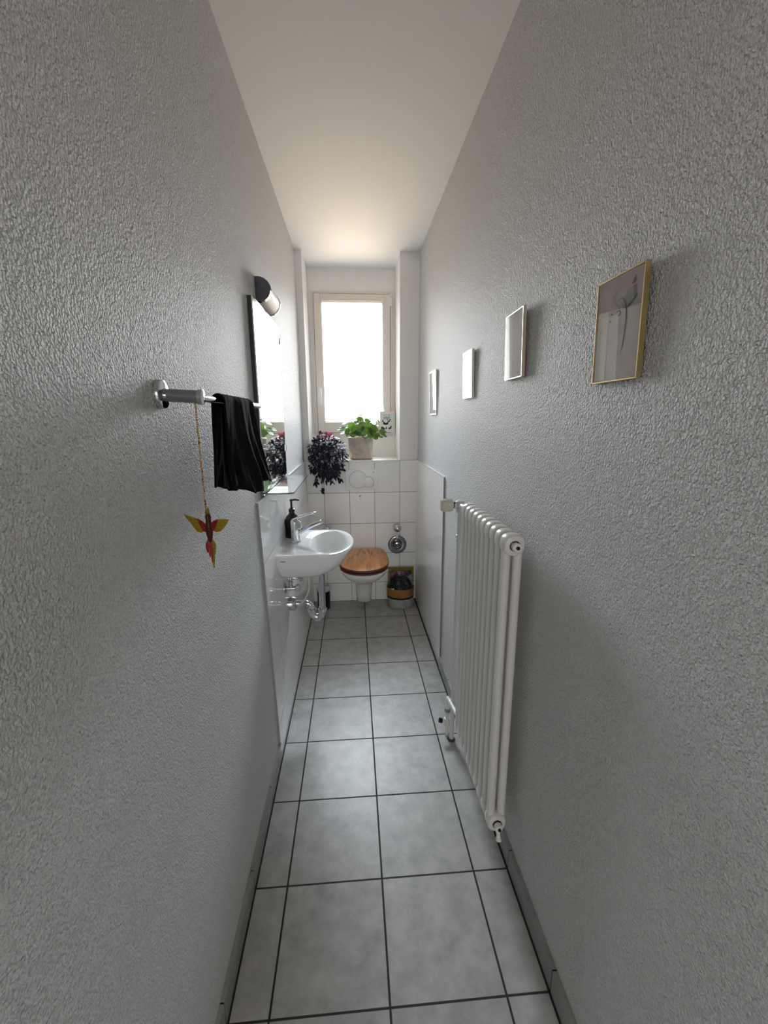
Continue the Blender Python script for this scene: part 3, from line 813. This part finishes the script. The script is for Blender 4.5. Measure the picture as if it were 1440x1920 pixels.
pp = thing('trailing_plant', 'dark purple trailing potted plant spilling over left end of the window sill', 'plant')
PC = Vector((-.268, 3.322, SZ))
obj('pot', lathe(bmesh.new(), [(0, .050), (.003, .053), (.095, .066), (.105, .066), (.105, .060), (.09, .058)], PC, (0, 0, 1), 32), pot_dark, pp, auto=40)
obj('soil', lathe(bmesh.new(), [(0, .05), (.002, .0585), (.004, .0585)], PC + Vector((0, 0, .088)), (0, 0, 1), 24), soil, pp)
lb = bmesh.new(); sbm = bmesh.new(); tipb = bmesh.new()
rng = random.Random(3)
def okp(p):     # keep foliage off the niche wall, sill and tiles
    if p.y > YB - .02: return NX0 + .012 < p.x and p.z > SZ + .01 and p.x < .30 and p.y < YN - .06
    return p.x > XL + .03
EC, ER = Vector((PC.x + .004, 3.185, 1.178)), Vector((.150, .105, .158))
def cr_pts(pts, step):
    P = []; m = len(pts)
    for i in range(m - 1):
        p0, p1, p2, p3 = pts[max(i - 1, 0)], pts[i], pts[i + 1], pts[min(i + 2, m - 1)]
        ns = max(2, int((p2 - p1).length / step))
        for q in range(ns):
            t = q / ns
            P.append(.5 * ((2 * p1) + (p2 - p0) * t + (2 * p0 - 5 * p1 + 4 * p2 - p3) * t * t + (3 * p1 - p0 - 3 * p2 + p3) * t ** 3))
    return P + [pts[-1]]
top = PC + Vector((0, 0, .10))
def leaf_at(p, out, big=1.0):
    d = out + Vector((rng.gauss(0, .45), rng.gauss(0, .45), rng.gauss(-.25, .45)))
    L = rng.uniform(.021, .037) * big
    if d.length < .05 or not okp(p) or not okp(p + d.normalized() * L): return
    red = p.z > 1.285 and abs(p.x - PC.x - .02) < .055 and rng.random() < .6
    add_leaf(tipb if red else lb, p, d, Vector((rng.uniform(-.4, .4), -.4, 1)), L, L * rng.uniform(.25, .36), rng.uniform(.05, .4), rng.uniform(.1, .5))
for k in range(1150):
    while True:
        q = Vector((rng.uniform(-1, 1), rng.uniform(-1, 1), rng.uniform(-1, 1)))
        if .30 < q.length < 1: break
    r_ = q.length ** .45 * rng.uniform(.82, 1.06)
    q = q.normalized() * r_
    nar = 1 if q.z > -.2 else 1 - .30 * (-q.z - .2)            # narrower towards the hanging tip
    p = EC + Vector((q.x * ER.x * nar, q.y * ER.y, q.z * ER.z * (1.0 if q.z > 0 else 1.18)))
    leaf_at(p, Vector((q.x, q.y, q.z * .6)))
    if k % 16 == 0 and okp(p):
        mid = EC + Vector((q.x * ER.x * .6, min(q.y, -.25) * ER.y * .8, max(q.z, .1) * ER.z * .9))
        tube(sbm, [top + Vector((q.x * .03, 0, -.02)), mid, p], .0014, 5, sub=5)
for pts in ([Vector((-.285, 3.16, 1.10)), Vector((-.298, 3.165, 1.03)), Vector((-.300, 3.168, .97)), Vector((-.303, 3.170, .912))],
            [Vector((-.31, 3.15, 1.08)), Vector((-.335, 3.16, 1.02)), Vector((-.352, 3.166, .972))],
            [Vector((-.24, 3.15, 1.08)), Vector((-.245, 3.16, 1.01)), Vector((-.222, 3.166, .975))],
            [Vector((-.20, 3.15, 1.08)), Vector((-.185, 3.16, 1.03)), Vector((-.163, 3.166, .995))]):
    tube(sbm, pts, .0014, 5, sub=5)
    P = cr_pts(pts, .012)
    for i, p in enumerate(P):
        t = (P[min(i + 1, len(P) - 1)] - P[max(i - 1, 0)]).normalized()
        if p.z > .985 or i > len(P) - 4:
            for sg in (-1, 1): leaf_at(p, t * .6 + Vector((sg * .7, -.3, 0)))
obj('stems', sbm, stem_p, pp, smooth=True)
obj('leaves', lb, purple, pp)
for k in range(26):
    b0 = PC + Vector((.006 + rng.gauss(0, .022), -.075 + rng.gauss(0, .02), .178 + rng.uniform(-.012, .012)))
    add_leaf(tipb, b0 + Vector((.01, -.02, .005)), Vector((rng.gauss(0, .7), rng.gauss(-.2, .5), 1)), Vector((0, -1, .3)), rng.uniform(.016, .028), .006)
tl_ = obj('young_leaves', tipb, purple_tip, pp); tl_['label'] = 'reddish young leaves at the crown'

pl = thing('pilea_plant', 'bushy green round-leaved potted plant in woven beige pot on window sill', 'plant')
QC = Vector((-.004, 3.335, SZ))
bm = bmesh.new()
prf = [(0, .082), (.003, .087)]
nrow = 22
for i in range(nrow):
    z = .004 + .158 * i / nrow
    r = .088 + .008 * i / nrow
    prf += [(z, r), (z + .0036, r + .0022)]
prf += [(.164, .097), (.167, .095), (.164, .091), (.145, .089)]
lathe(bm, prf, QC, (0, 0, 1), 56)
obj('woven_pot', bm, pot_weave, pl, smooth=True)
obj('soil', lathe(bmesh.new(), [(0, .06), (.004, .0885), (.006, .0885), (.010, .05), (.011, .001)], QC + Vector((0, 0, .138)), (0, 0, 1), 32), soil, pl)
gb = bmesh.new(); gs = bmesh.new()
def round_leaf(bm, c, nrm, r, tipdir):
    nrm = nrm.normalized(); u = (tipdir - nrm * tipdir.dot(nrm)).normalized(); v = nrm.cross(u)
    n = 18
    cen = bm.verts.new(c + nrm * r * -.10)
    rings = []
    for q, hz in ((.5, -.03), (.85, .02), (1, -.03)):
        rings.append([bm.verts.new(c + (u * math.cos(a) * (1.08 if math.cos(a) > 0 else .95) + v * math.sin(a)) * r * q + nrm * r * (hz + .06 * math.sin(2 * a) * q)) for a in [2 * PI * i / n for i in range(n)]])
    for i in range(n):
        f = bm.faces.new((cen, rings[0][i], rings[0][(i + 1) % n])); f.smooth = True
        for a, b in zip(rings, rings[1:]):
            f = bm.faces.new((a[i], b[i], b[(i + 1) % n], a[(i + 1) % n])); f.smooth = True
rng = random.Random(11)
LV = []
for (px, pz, dy, r) in ((-.165, .23, -.03, .020), (-.135, .235, -.05, .024), (-.12, .275, .02, .022), (-.10, .215, -.085, .026), (-.075, .30, .03, .022), (-.05, .32, .04, .019), (-.02, .315, .05, .018),
                        (-.07, .255, -.06, .028), (-.045, .225, -.10, .030), (-.03, .275, -.02, .027), (-.005, .24, -.11, .032), (.0, .30, .0, .026), (.02, .265, -.06, .030), (.035, .225, -.115, .032), (.03, .185, -.125, .027),
                        (.055, .29, .0, .027), (.06, .325, .05, .018), (.085, .31, .04, .018), (.075, .25, -.07, .031), (.09, .215, -.095, .032), (.10, .27, -.02, .026), (.115, .235, -.05, .028), (.13, .255, .02, .023),
                        (.125, .19, -.07, .022), (.165, .205, -.04, .026), (.185, .215, -.02, .021), (.15, .175, -.06, .021), (.178, .185, -.055, .025), (-.14, .20, -.02, .019), (-.11, .245, -.03, .025), (-.09, .19, -.10, .021),
                        (.11, .175, -.085, .024), (-.06, .19, -.115, .021), (.045, .245, .02, .028), (-.025, .205, -.12, .026), (.07, .19, -.12, .025), (.14, .29, .03, .018), (.0, .335, .05, .018), (-.005, .20, -.125, .024), (.10, .24, -.09, .026)):
    c = QC + Vector((px * 1.0, dy, pz))
    outd = Vector((px, dy - .02, 0)); 
    if outd.length < .01: outd = Vector((0, -1, 0))
    outd.normalize()
    nr = Vector((outd.x * rng.uniform(.3, .9), outd.y * .7 - rng.uniform(.1, .5), rng.uniform(.35, 1.1)))
    round_leaf(gb, c, nr, r * 1.05, Vector((outd.x, outd.y, -.6)))
    b0 = QC + Vector((px * .22, dy * .25, .15))
    mid = (b0 + c) / 2 + Vector((px * .05, 0, .03))
    tube(gs, [b0, mid, c - nr.normalized() * .003], .0015, 6, sub=4)
obj('leaves', gb, green, pl)
obj('leaf_stalks', gs, green_stem, pl, smooth=True)

# small framed card in the window corner
cd = thing('framed_card', 'small white card with black animal silhouettes leaning in the right window corner', 'picture')
CX0, CX1, CZ0, CZ1, CY = .158, .279, 1.3365, 1.502, FY - .030
bm = bmesh.new()
frame_boxes(bm, CX0, CX1, CZ0, CZ1, .007, CY - .004, CY + .010, bev=.001)
obj('frame', bm, white_fr, cd)
paper = mat('white_card_paper', (.74, .75, .76), .7)
ink = mat('black_ink', (.012, .012, .014), .7)
inkg = mat('grey_ink', (.36, .38, .42), .7)
obj('card', bx(CX0 + .006, CY, CZ0 + .006, CX1 - .006, CY + .006, CZ1 - .006), paper, cd)
def blob(bm, cx, cz, rx, rz, y, n=18, wob=.0, seed=0):
    vs = [bm.verts.new((cx + rx * math.cos(a) * (1 + wob * math.sin(3 * a + seed)), y, cz + rz * math.sin(a) * (1 + wob * math.cos(2 * a + seed)))) for a in [2 * PI * i / n for i in range(n)]]
    bm.faces.new(list(reversed(vs)))
bm = bmesh.new(); y = CY - .0006
w_, h_ = CX1 - CX0, CZ1 - CZ0
def cp(u, v): return CX0 + u * w_, CZ0 + v * h_
def blobs(bm, L):
    for i, (u, v, a, b_) in enumerate(L):
        x, z = cp(u, v); blob(bm, x, z, a * w_, b_ * h_, y - .00004 * i, wob=.12, seed=i * 1.3)
blobs(bm, ((.40, .40, .17, .055), (.28, .46, .06, .05), (.53, .46, .05, .05), (.62, .53, .06, .04), (.70, .60, .055, .035), (.20, .53, .05, .035), (.18, .20, .10, .07), (.30, .17, .05, .04), (.44, .20, .045, .055), (.66, .19, .08, .05), (.75, .24, .04, .09)))
obj('silhouettes', bm, ink, cd)
bm = bmesh.new()
blobs(bm, ((.30, .82, .06, .035), (.45, .83, .05, .03), (.62, .82, .07, .035), (.40, .70, .17, .06), (.60, .70, .09, .06), (.22, .60, .05, .04), (.52, .60, .07, .05)))
obj('grey_pattern', bm, inkg, cd)

# ------------------------------------------------------------------ pictures on the right wall
FRAME_Z = {}; FRAME_Y = {}
def zs_y(o): return FRAME_Y[o.parent.name]
TILT = .030
def picture(name, label, y0, y1, z0, z1, fm, art, bord=.0030, dep=.0105, extra=None):
    t = thing(name, label, 'picture', group='framed prints on the right wall')
    xf = XR - dep; xb = XR - .0005
    FRAME_Z[t.name] = z0; FRAME_Y[t.name] = y1
    bm = bmesh.new()
    box(bm, xf, y0, z0, xb, y0 + bord, z1, bev=.0006, seg=1); box(bm, xf, y1 - bord, z0, xb, y1, z1, bev=.0006, seg=1)
    box(bm, xf, y0 + bord, z0, xb, y1 - bord, z0 + bord, bev=.0006, seg=1); box(bm, xf, y0 + bord, z1 - bord, xb, y1 - bord, z1, bev=.0006, seg=1)
    obj('frame', bm, fm, t)
    obj('print', bx(xf + .0032, y0 + bord * .9, z0 + bord * .9, xb - .001, y1 - bord * .9, z1 - bord * .9), art, t)
    obj('glass', bx(xf + .0008, y0 + bord * .9, z0 + bord * .9, xf + .0016, y1 - bord * .9, z1 - bord * .9), picglass, t)
    t.location = (0, 0, 0)
    return t, xf + .0031
def poly_yz(bm, pts, x, mi=0):      # faces the room (-X)
    vs = [bm.verts.new((x, y, z)) for y, z in pts]
    f = bm.faces.new(vs); f.material_index = mi
    f.normal_update()
    if f.normal.x > 0: f.normal_flip()
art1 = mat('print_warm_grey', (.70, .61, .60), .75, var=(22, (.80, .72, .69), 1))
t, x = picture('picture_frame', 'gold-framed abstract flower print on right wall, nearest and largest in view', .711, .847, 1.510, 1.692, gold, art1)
y0, y1, z0, z1 = .711, .847, 1.510, 1.692
def Pp(u, v): return (y1 - u * (y1 - y0), z0 + v * (z1 - z0))     # u from far (left in view) to near
bm = bmesh.new(); poly_yz(bm, [Pp(.03, .71), Pp(.03, .97), Pp(.97, .97), Pp(.97, .655)], x - .0002)
obj('mauve_reflection', bm, mat('reflection_mauve', (.44, .34, .345), .75, var=(30, (.52, .42, .42), 1)), t)  # tone of the wall reflected in the glass, painted onto the print
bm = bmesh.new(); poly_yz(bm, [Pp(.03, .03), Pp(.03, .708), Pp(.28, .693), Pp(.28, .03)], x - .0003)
obj('cream_reflection', bm, mat('reflection_cream', (.88, .83, .74), .75), t)  # bright window reflection by way of the mirror, painted as a cream strip
bm = bmesh.new()
poly_yz(bm, [Pp(.55, .72), Pp(.66, .82), Pp(.80, .84), Pp(.84, .74), Pp(.70, .66), Pp(.6, .67)], x - .0004)
obj('grey_petal', bm, mat('print_petal', (.25, .27, .255), .75), t)
bm = bmesh.new()
def stroke(bm, P_, wid, x):
    for (a, b), (wa, wb_) in zip(zip(P_, P_[1:]), zip(wid, wid[1:])):
        ya, za = Pp(*a); yb, zb = Pp(*b)
        dy_, dz_ = yb - ya, zb - za; l = math.hypot(dy_, dz_); ny, nz = -dz_ / l, dy_ / l
        poly_yz(bm, [(ya + ny * wa, za + nz * wa), (yb + ny * wb_, zb + nz * wb_), (yb - ny * wb_, zb - nz * wb_), (ya - ny * wa, za - nz * wa)], x)
stroke(bm, [(.46, .75), (.52, .775), (.58, .765), (.635, .72), (.665, .65), (.675, .55), (.66, .43), (.645, .34), (.61, .27)], [.0006, .001, .0014, .0018, .0016, .0015, .0013, .0012, .0004], x - .0006)
stroke(bm, [(.70, .675), (.78, .705), (.86, .75)], [.0022, .0016, .0028], x - .00065)
stroke(bm, [(.34, .66), (.37, .645)], [.001, .0012], x - .0006); stroke(bm, [(.45, .66), (.52, .665), (.54, .63), (.49, .62)], [.0008] * 4, x - .0006); stroke(bm, [(.32, .6), (.34, .58)], [.0014, .0012], x - .0006)
obj('ink_branch', bm, mat('print_dark_ink', (.055, .048, .05), .75), t)
bm = bmesh.new()
poly_yz(bm, [Pp(.74, .86), Pp(.80, .93), Pp(.83, .87), Pp(.79, .85)], x - .0007); poly_yz(bm, [Pp(.77, .84), Pp(.83, .84), Pp(.84, .77), Pp(.80, .73)], x - .0007)
obj('berry_bud', bm, mat('print_plum', (.16, .07, .085), .75), t)
art2 = mat('print_pale_blue', (.84, .85, .87), .75, var=(18, (.72, .74, .80), 1))
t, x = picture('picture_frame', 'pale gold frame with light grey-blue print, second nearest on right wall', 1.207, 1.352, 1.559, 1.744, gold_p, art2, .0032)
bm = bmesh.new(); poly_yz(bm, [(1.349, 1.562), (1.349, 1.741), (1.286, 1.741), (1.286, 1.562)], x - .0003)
obj('white_reflection', bm, mat('reflection_white', (.88, .88, .88), .75), t)  # reflection of the bright window niche, painted as a white strip
art3 = mat('print_offwhite', (.84, .84, .82), .75, var=(20, (.76, .76, .74), 1))
picture('picture_frame', 'white-framed pale print on right wall, third from the near end', 1.722, 1.864, 1.5255, 1.713, white_fr, art3, .005)
art4 = mat('print_lilac', (.80, .79, .84), .75, var=(18, (.70, .68, .75), 1))
picture('picture_frame', 'white-framed lilac-grey print on right wall, closest to the window', 2.475, 2.665, 1.465, 1.717, white_fr, art4, .009)

# the prints hang on a nail, tops leaning slightly into the room
for o in [o for o in C.objects if o.parent and o.parent.name.startswith('picture_frame')]:
    zs = FRAME_Z[o.parent.name]
    for v in o.data.vertices: v.co.x -= (v.co.z - zs) * TILT + (FRAME_Y[o.parent.name] - v.co.y) * (.026 if 1.1 < zs_y(o) < 1.4 else -.020 if zs_y(o) > 2.4 else 0)
# ------------------------------------------------------------------ radiator
rd = thing('column_radiator', 'tall white two-column radiator standing off the right stucco wall', 'radiator')
RX, RZ0, RZ1, RY0, NS, PT = .3610, .174, 1.143, 1.048, 10, .0462
def section_bm():
    bm = bmesh.new()
    hx = .0165
    for s in (-1, 1):
        n = 16
        rings = []
        for z in (RZ0 + .03, RZ0 + .06, RZ1 - .06, RZ1 - .03):
            rings.append([(s * hx + .0128 * math.cos(a), .0132 * math.sin(a), z) for a in [2 * PI * i / n for i in range(n)]])
        loft(bm, rings)
    for zc, sg in ((RZ1 - .031, 1), (RZ0 + .031, -1)):      # rounded heads
        rings = []
        for y, k in ((-.0208, .80), (-.0185, .93), (-.013, 1), (.013, 1), (.0185, .93), (.0208, .80)):
            ring = []
            for i in range(36):
                a = 2 * PI * i / 36
                c, s_ = math.cos(a), math.sin(a)
                ex = .0295 * k * math.copysign(abs(c) ** .75, c)
                ez = .0295 * k * math.copysign(abs(s_) ** .85, s_)
                ring.append((ex, y, zc + ez))
            rings.append(ring)
        loft(bm, rings)
    return bm
s0 = obj('section', section_bm(), rad_m, rd, auto=50)
s0.location = (RX, RY0 + .021, 0)
for k in range(1, NS):
    c = s0.copy(); C.objects.link(c); c.parent = rd; c.location = (RX, RY0 + .021 + PT * k, 0)
for zc in (RZ1 - .031, RZ0 + .031):
    obj('header_tube', lathe(bmesh.new(), [(0, .018), (PT * NS - .01, .018)], (RX, RY0 + .005, zc), (0, 1, 0), 24), rad_m, rd, auto=40)
    bm = lathe(bmesh.new(), [(0, .0145), (.004, .0145), (.005, .012)], (RX, RY0 + .001, zc), (0, -1, 0), 24)
    pg = obj('plug_gasket', bm, black_pl, rd, auto=40)
    bm = lathe(bmesh.new(), [(0, .0125), (.012, .0125), (.014, .011), (.014, .001)], (RX, RY0 - .004, zc), (0, -1, 0), 8)
    p = obj('plug', bm, white_pl, rd, auto=30)
    obj('plug_screw', lathe(bmesh.new(), [(0, .005), (.004, .005)], (RX + .001, RY0 - .0178, zc), (0, -1, 0), 12), black_pl, p)
bm = lathe(bmesh.new(), [(0, .006), (.025, .006), (.026, .009), (.034, .009)], (RX, RY0 - .008, RZ0 + .024), (0, -.4, -1), 12)
obj('drain_nipple', bm, white_pl, rd, auto=40)
for zc in (RZ1 - .09, RZ0 + .09):
    for ky in (1.27, 1.50):
        obj('wall_bracket', bx(RX + .026, ky - .008, zc - .012, XR + .002, ky + .008, zc + .012, bev=.002), rad_m, rd)
yE = RY0 + .021 + PT * (NS - 1) + .021
tv = thing('thermostat_valve', 'beige radiator valve knob at far top end of the white radiator', 'valve')
VX, VY, VZ = .3630, 1.640, RZ1 - .040
bm = lathe(bmesh.new(), [(0, .014), (.016, .014), (.017, .017), (.030, .017), (.031, .0125), (VY - yE - .004, .0125)], (RX, yE, VZ + .008), (VX - RX, VY - yE, -.010), 20)
lathe(bm, [(-.030, .013), (-.029, .0175), (-.012, .0175), (-.008, .0185), (.016, .0185), (.020, .012)], (VX, VY, VZ), (0, 0, 1), 20)
lathe(bm, [(0, .013), (.022, .013)], (VX - .004, VY, VZ), (-1, 0, 0), 20)
obj('valve_body', bm, rad_m, tv, auto=40)
obj('neck', lathe(bmesh.new(), [(0, .0125), (.010, .0125)], (VX - .022, VY, VZ + .001), (-1, 0, 0), 20), black_pl, tv, auto=40)
hb = bmesh.new(); rings = []
for t_, r in ((0, .017), (.002, .0235), (.010, .0262), (.040, .0255), (.047, .0225), (.049, .016), (.049, .001)):
    rings.append([(VX - .031 - t_, VY + r * (1 + .025 * math.cos(12 * a)) * math.cos(a), VZ + .001 + r * (1 + .025 * math.cos(12 * a)) * math.sin(a)) for a in [2 * PI * i / 60 for i in range(60)]])
loft(hb, rings)
obj('knob', hb, beige_pl, tv, auto=40)
hpipe = thing('heating_pipe', 'white heating pipe running from floor up to the radiator valve', 'pipe')
obj('riser', lathe(bmesh.new(), [(0, .0096), (VZ - .026, .0096)], (VX - .004, VY + .004, 0), (.004 / VZ, -.004 / VZ, 1), 20), rad_m, hpipe, auto=40)
zc = .965
bm = lathe(bmesh.new(), [(-.018, .009), (-.016, .0125), (-.002, .0125), (0, .0105), (.002, .0125), (.014, .0125), (.016, .009)], (VX - .001, VY + .001, zc), (0, 0, 1), 10)
obj('coupling', bm, rad_m, hpipe, auto=30)
obj('floor_rosette', lathe(bmesh.new(), [(0, .017), (.004, .017), (.008, .0095)], (VX - .004, VY + .004, .0), (0, 0, 1), 24), mat('brown_rosette', (.10, .06, .045), .6), hpipe, auto=40)
rv = thing('return_valve', 'white return valve with black screw cap at the radiator foot', 'valve')
ry_ = 1.674; RPX = .3440
bm = tube(bmesh.new(), [(RX, yE - .002, RZ0 + .031), (RX - .004, yE + .03, RZ0 + .031), (RPX, ry_ - .012, RZ0 + .026), (RPX, ry_, RZ0 + .006), (RPX, ry_, .10), (RPX, ry_, 0)], .0088, 16, sub=4)
obj('return_pipe', bm, rad_m, rv, smooth=True)
bm = lathe(bmesh.new(), [(-.022, .010), (-.020, .014), (.012, .014), (.014, .010)], (RPX, ry_, .078), (0, 0, 1), 18)
lathe(bm, [(0, .011), (.020, .011)], (RPX - .005, ry_, .072), (-1, 0, .35), 16)
obj('valve_body', bm, rad_m, rv, auto=40)
obj('screw_cap', lathe(bmesh.new(), [(0, .0115), (.013, .0115), (.015, .009)], (RPX - .024, ry_, .0785), (-1, 0, .35), 16), black_pl, rv, auto=40)
obj('union_nut', lathe(bmesh.new(), [(0, .011), (.002, .0135), (.014, .0135), (.016, .011)], (RPX, ry_, .125), (0, 0, 1), 8), chrome_d, rv, auto=30)

# ------------------------------------------------------------------ light
SKY, HALL_FILL = 112, 47
W = bpy.data.worlds.new('sky'); bpy.context.scene.world = W; W.use_nodes = True
nt = W.node_tree; bg = nt.nodes['Background']
tc = N(nt, 'ShaderNodeTexCoord'); sp = N(nt, 'ShaderNodeSeparateXYZ'); nt.links.new(tc.outputs['Generated'], sp.inputs[0])
cr = N(nt, 'ShaderNodeValToRGB')
e = cr.color_ramp.elements
e[0].position = .30; e[0].color = (.10, .080, .058, 1)
e[1].position = .88; e[1].color = (.60, .68, .74, 1)
for p_, c_ in ((.49, (.135, .112, .085)), (.51, (.197, .198, .199)), (.62, (.245, .258, .274)), (.75, (.46, .50, .54))):
    a = e.new(p_); a.color = (*c_, 1)
nt.links.new(M(nt, 'ADD', M(nt, 'MULTIPLY', sp.outputs['Z'], .5), .5), cr.inputs[0])
hl = M(nt, 'SQRT', M(nt, 'ADD', M(nt, 'ADD', M(nt, 'MULTIPLY', sp.outputs['X'], sp.outputs['X']), M(nt, 'MULTIPLY', sp.outputs['Y'], sp.outputs['Y'])), 1e-5))
az = N(nt, 'ShaderNodeMapRange', interpolation_type='SMOOTHSTEP')      # sky brightest straight out of the window, side dimming added to tame the walls beside it
az.inputs['From Min'].default_value = .86; az.inputs['From Max'].default_value = .985; az.inputs['To Min'].default_value = .09
nt.links.new(M(nt, 'DIVIDE', sp.outputs['Y'], hl), az.inputs['Value'])
vm = N(nt, 'ShaderNodeVectorMath', operation='SCALE'); nt.links.new(cr.outputs[0], vm.inputs[0]); nt.links.new(az.outputs[0], vm.inputs['Scale'])
nt.links.new(vm.outputs[0], bg.inputs['Color']); bg.inputs['Strength'].default_value = SKY
def area(name, loc, rot, sx, sy, power, col=(1, 1, 1), portal=False):
    l = bpy.data.lights.new(name, 'AREA'); l.shape = 'RECTANGLE'; l.size = sx; l.size_y = sy; l.energy = power; l.color = col
    o = bpy.data.objects.new(name, l); C.objects.link(o); o.location = loc; o.rotation_euler = rot
    if portal: l.cycles.is_portal = True
    return o
area('window_daylight_portal', ((gx0 + gx1) / 2, YN + .32, (gz0 + gz1) / 2), (-PI / 2, 0, 0), WX1 - WX0, WZ1 - WZ0, 1, portal=True)
area('hall_fill_light', (0, HY + .05, 1.55), (PI / 2, 0, 0), 1.2, 1.3, HALL_FILL, (1, .97, .93))  # added fill light behind the camera, the hall has no window

# ------------------------------------------------------------------ camera
cam = bpy.data.cameras.new('camera'); co = bpy.data.objects.new('camera', cam); C.objects.link(co)
yaw, pitch, roll = .0711, -.2182, -.0060
fwd = Vector((math.sin(yaw) * math.cos(pitch), math.cos(yaw) * math.cos(pitch), math.sin(pitch)))
right = Vector((math.cos(yaw), -math.sin(yaw), 0)); up = right.cross(fwd)
r2 = right * math.cos(roll) + up * math.sin(roll); u2 = -right * math.sin(roll) + up * math.cos(roll)
m3 = Matrix((r2, u2, -fwd)).transposed()
co.matrix_world = Matrix.Translation((-.0626, 0, 1.446)) @ m3.to_4x4()
cam.sensor_fit = 'HORIZONTAL'; cam.sensor_width = 36; cam.lens = 790.5 / 1440 * 36
cam.clip_start = .02
sc = bpy.context.scene
sc.camera = co
sc.view_settings.view_transform = 'Standard'; sc.view_settings.look = 'None'
sc.view_settings.gamma = 1; sc.view_settings.use_curve_mapping = False
sc.view_settings.exposure = 0.0
cy = sc.cycles
cy.use_denoising = True
cy.max_bounces = 16; cy.diffuse_bounces = 10; cy.glossy_bounces = 6; cy.transparent_max_bounces = 12
cy.sample_clamp_indirect = 8
cy.caustics_reflective = False; cy.caustics_refractive = False
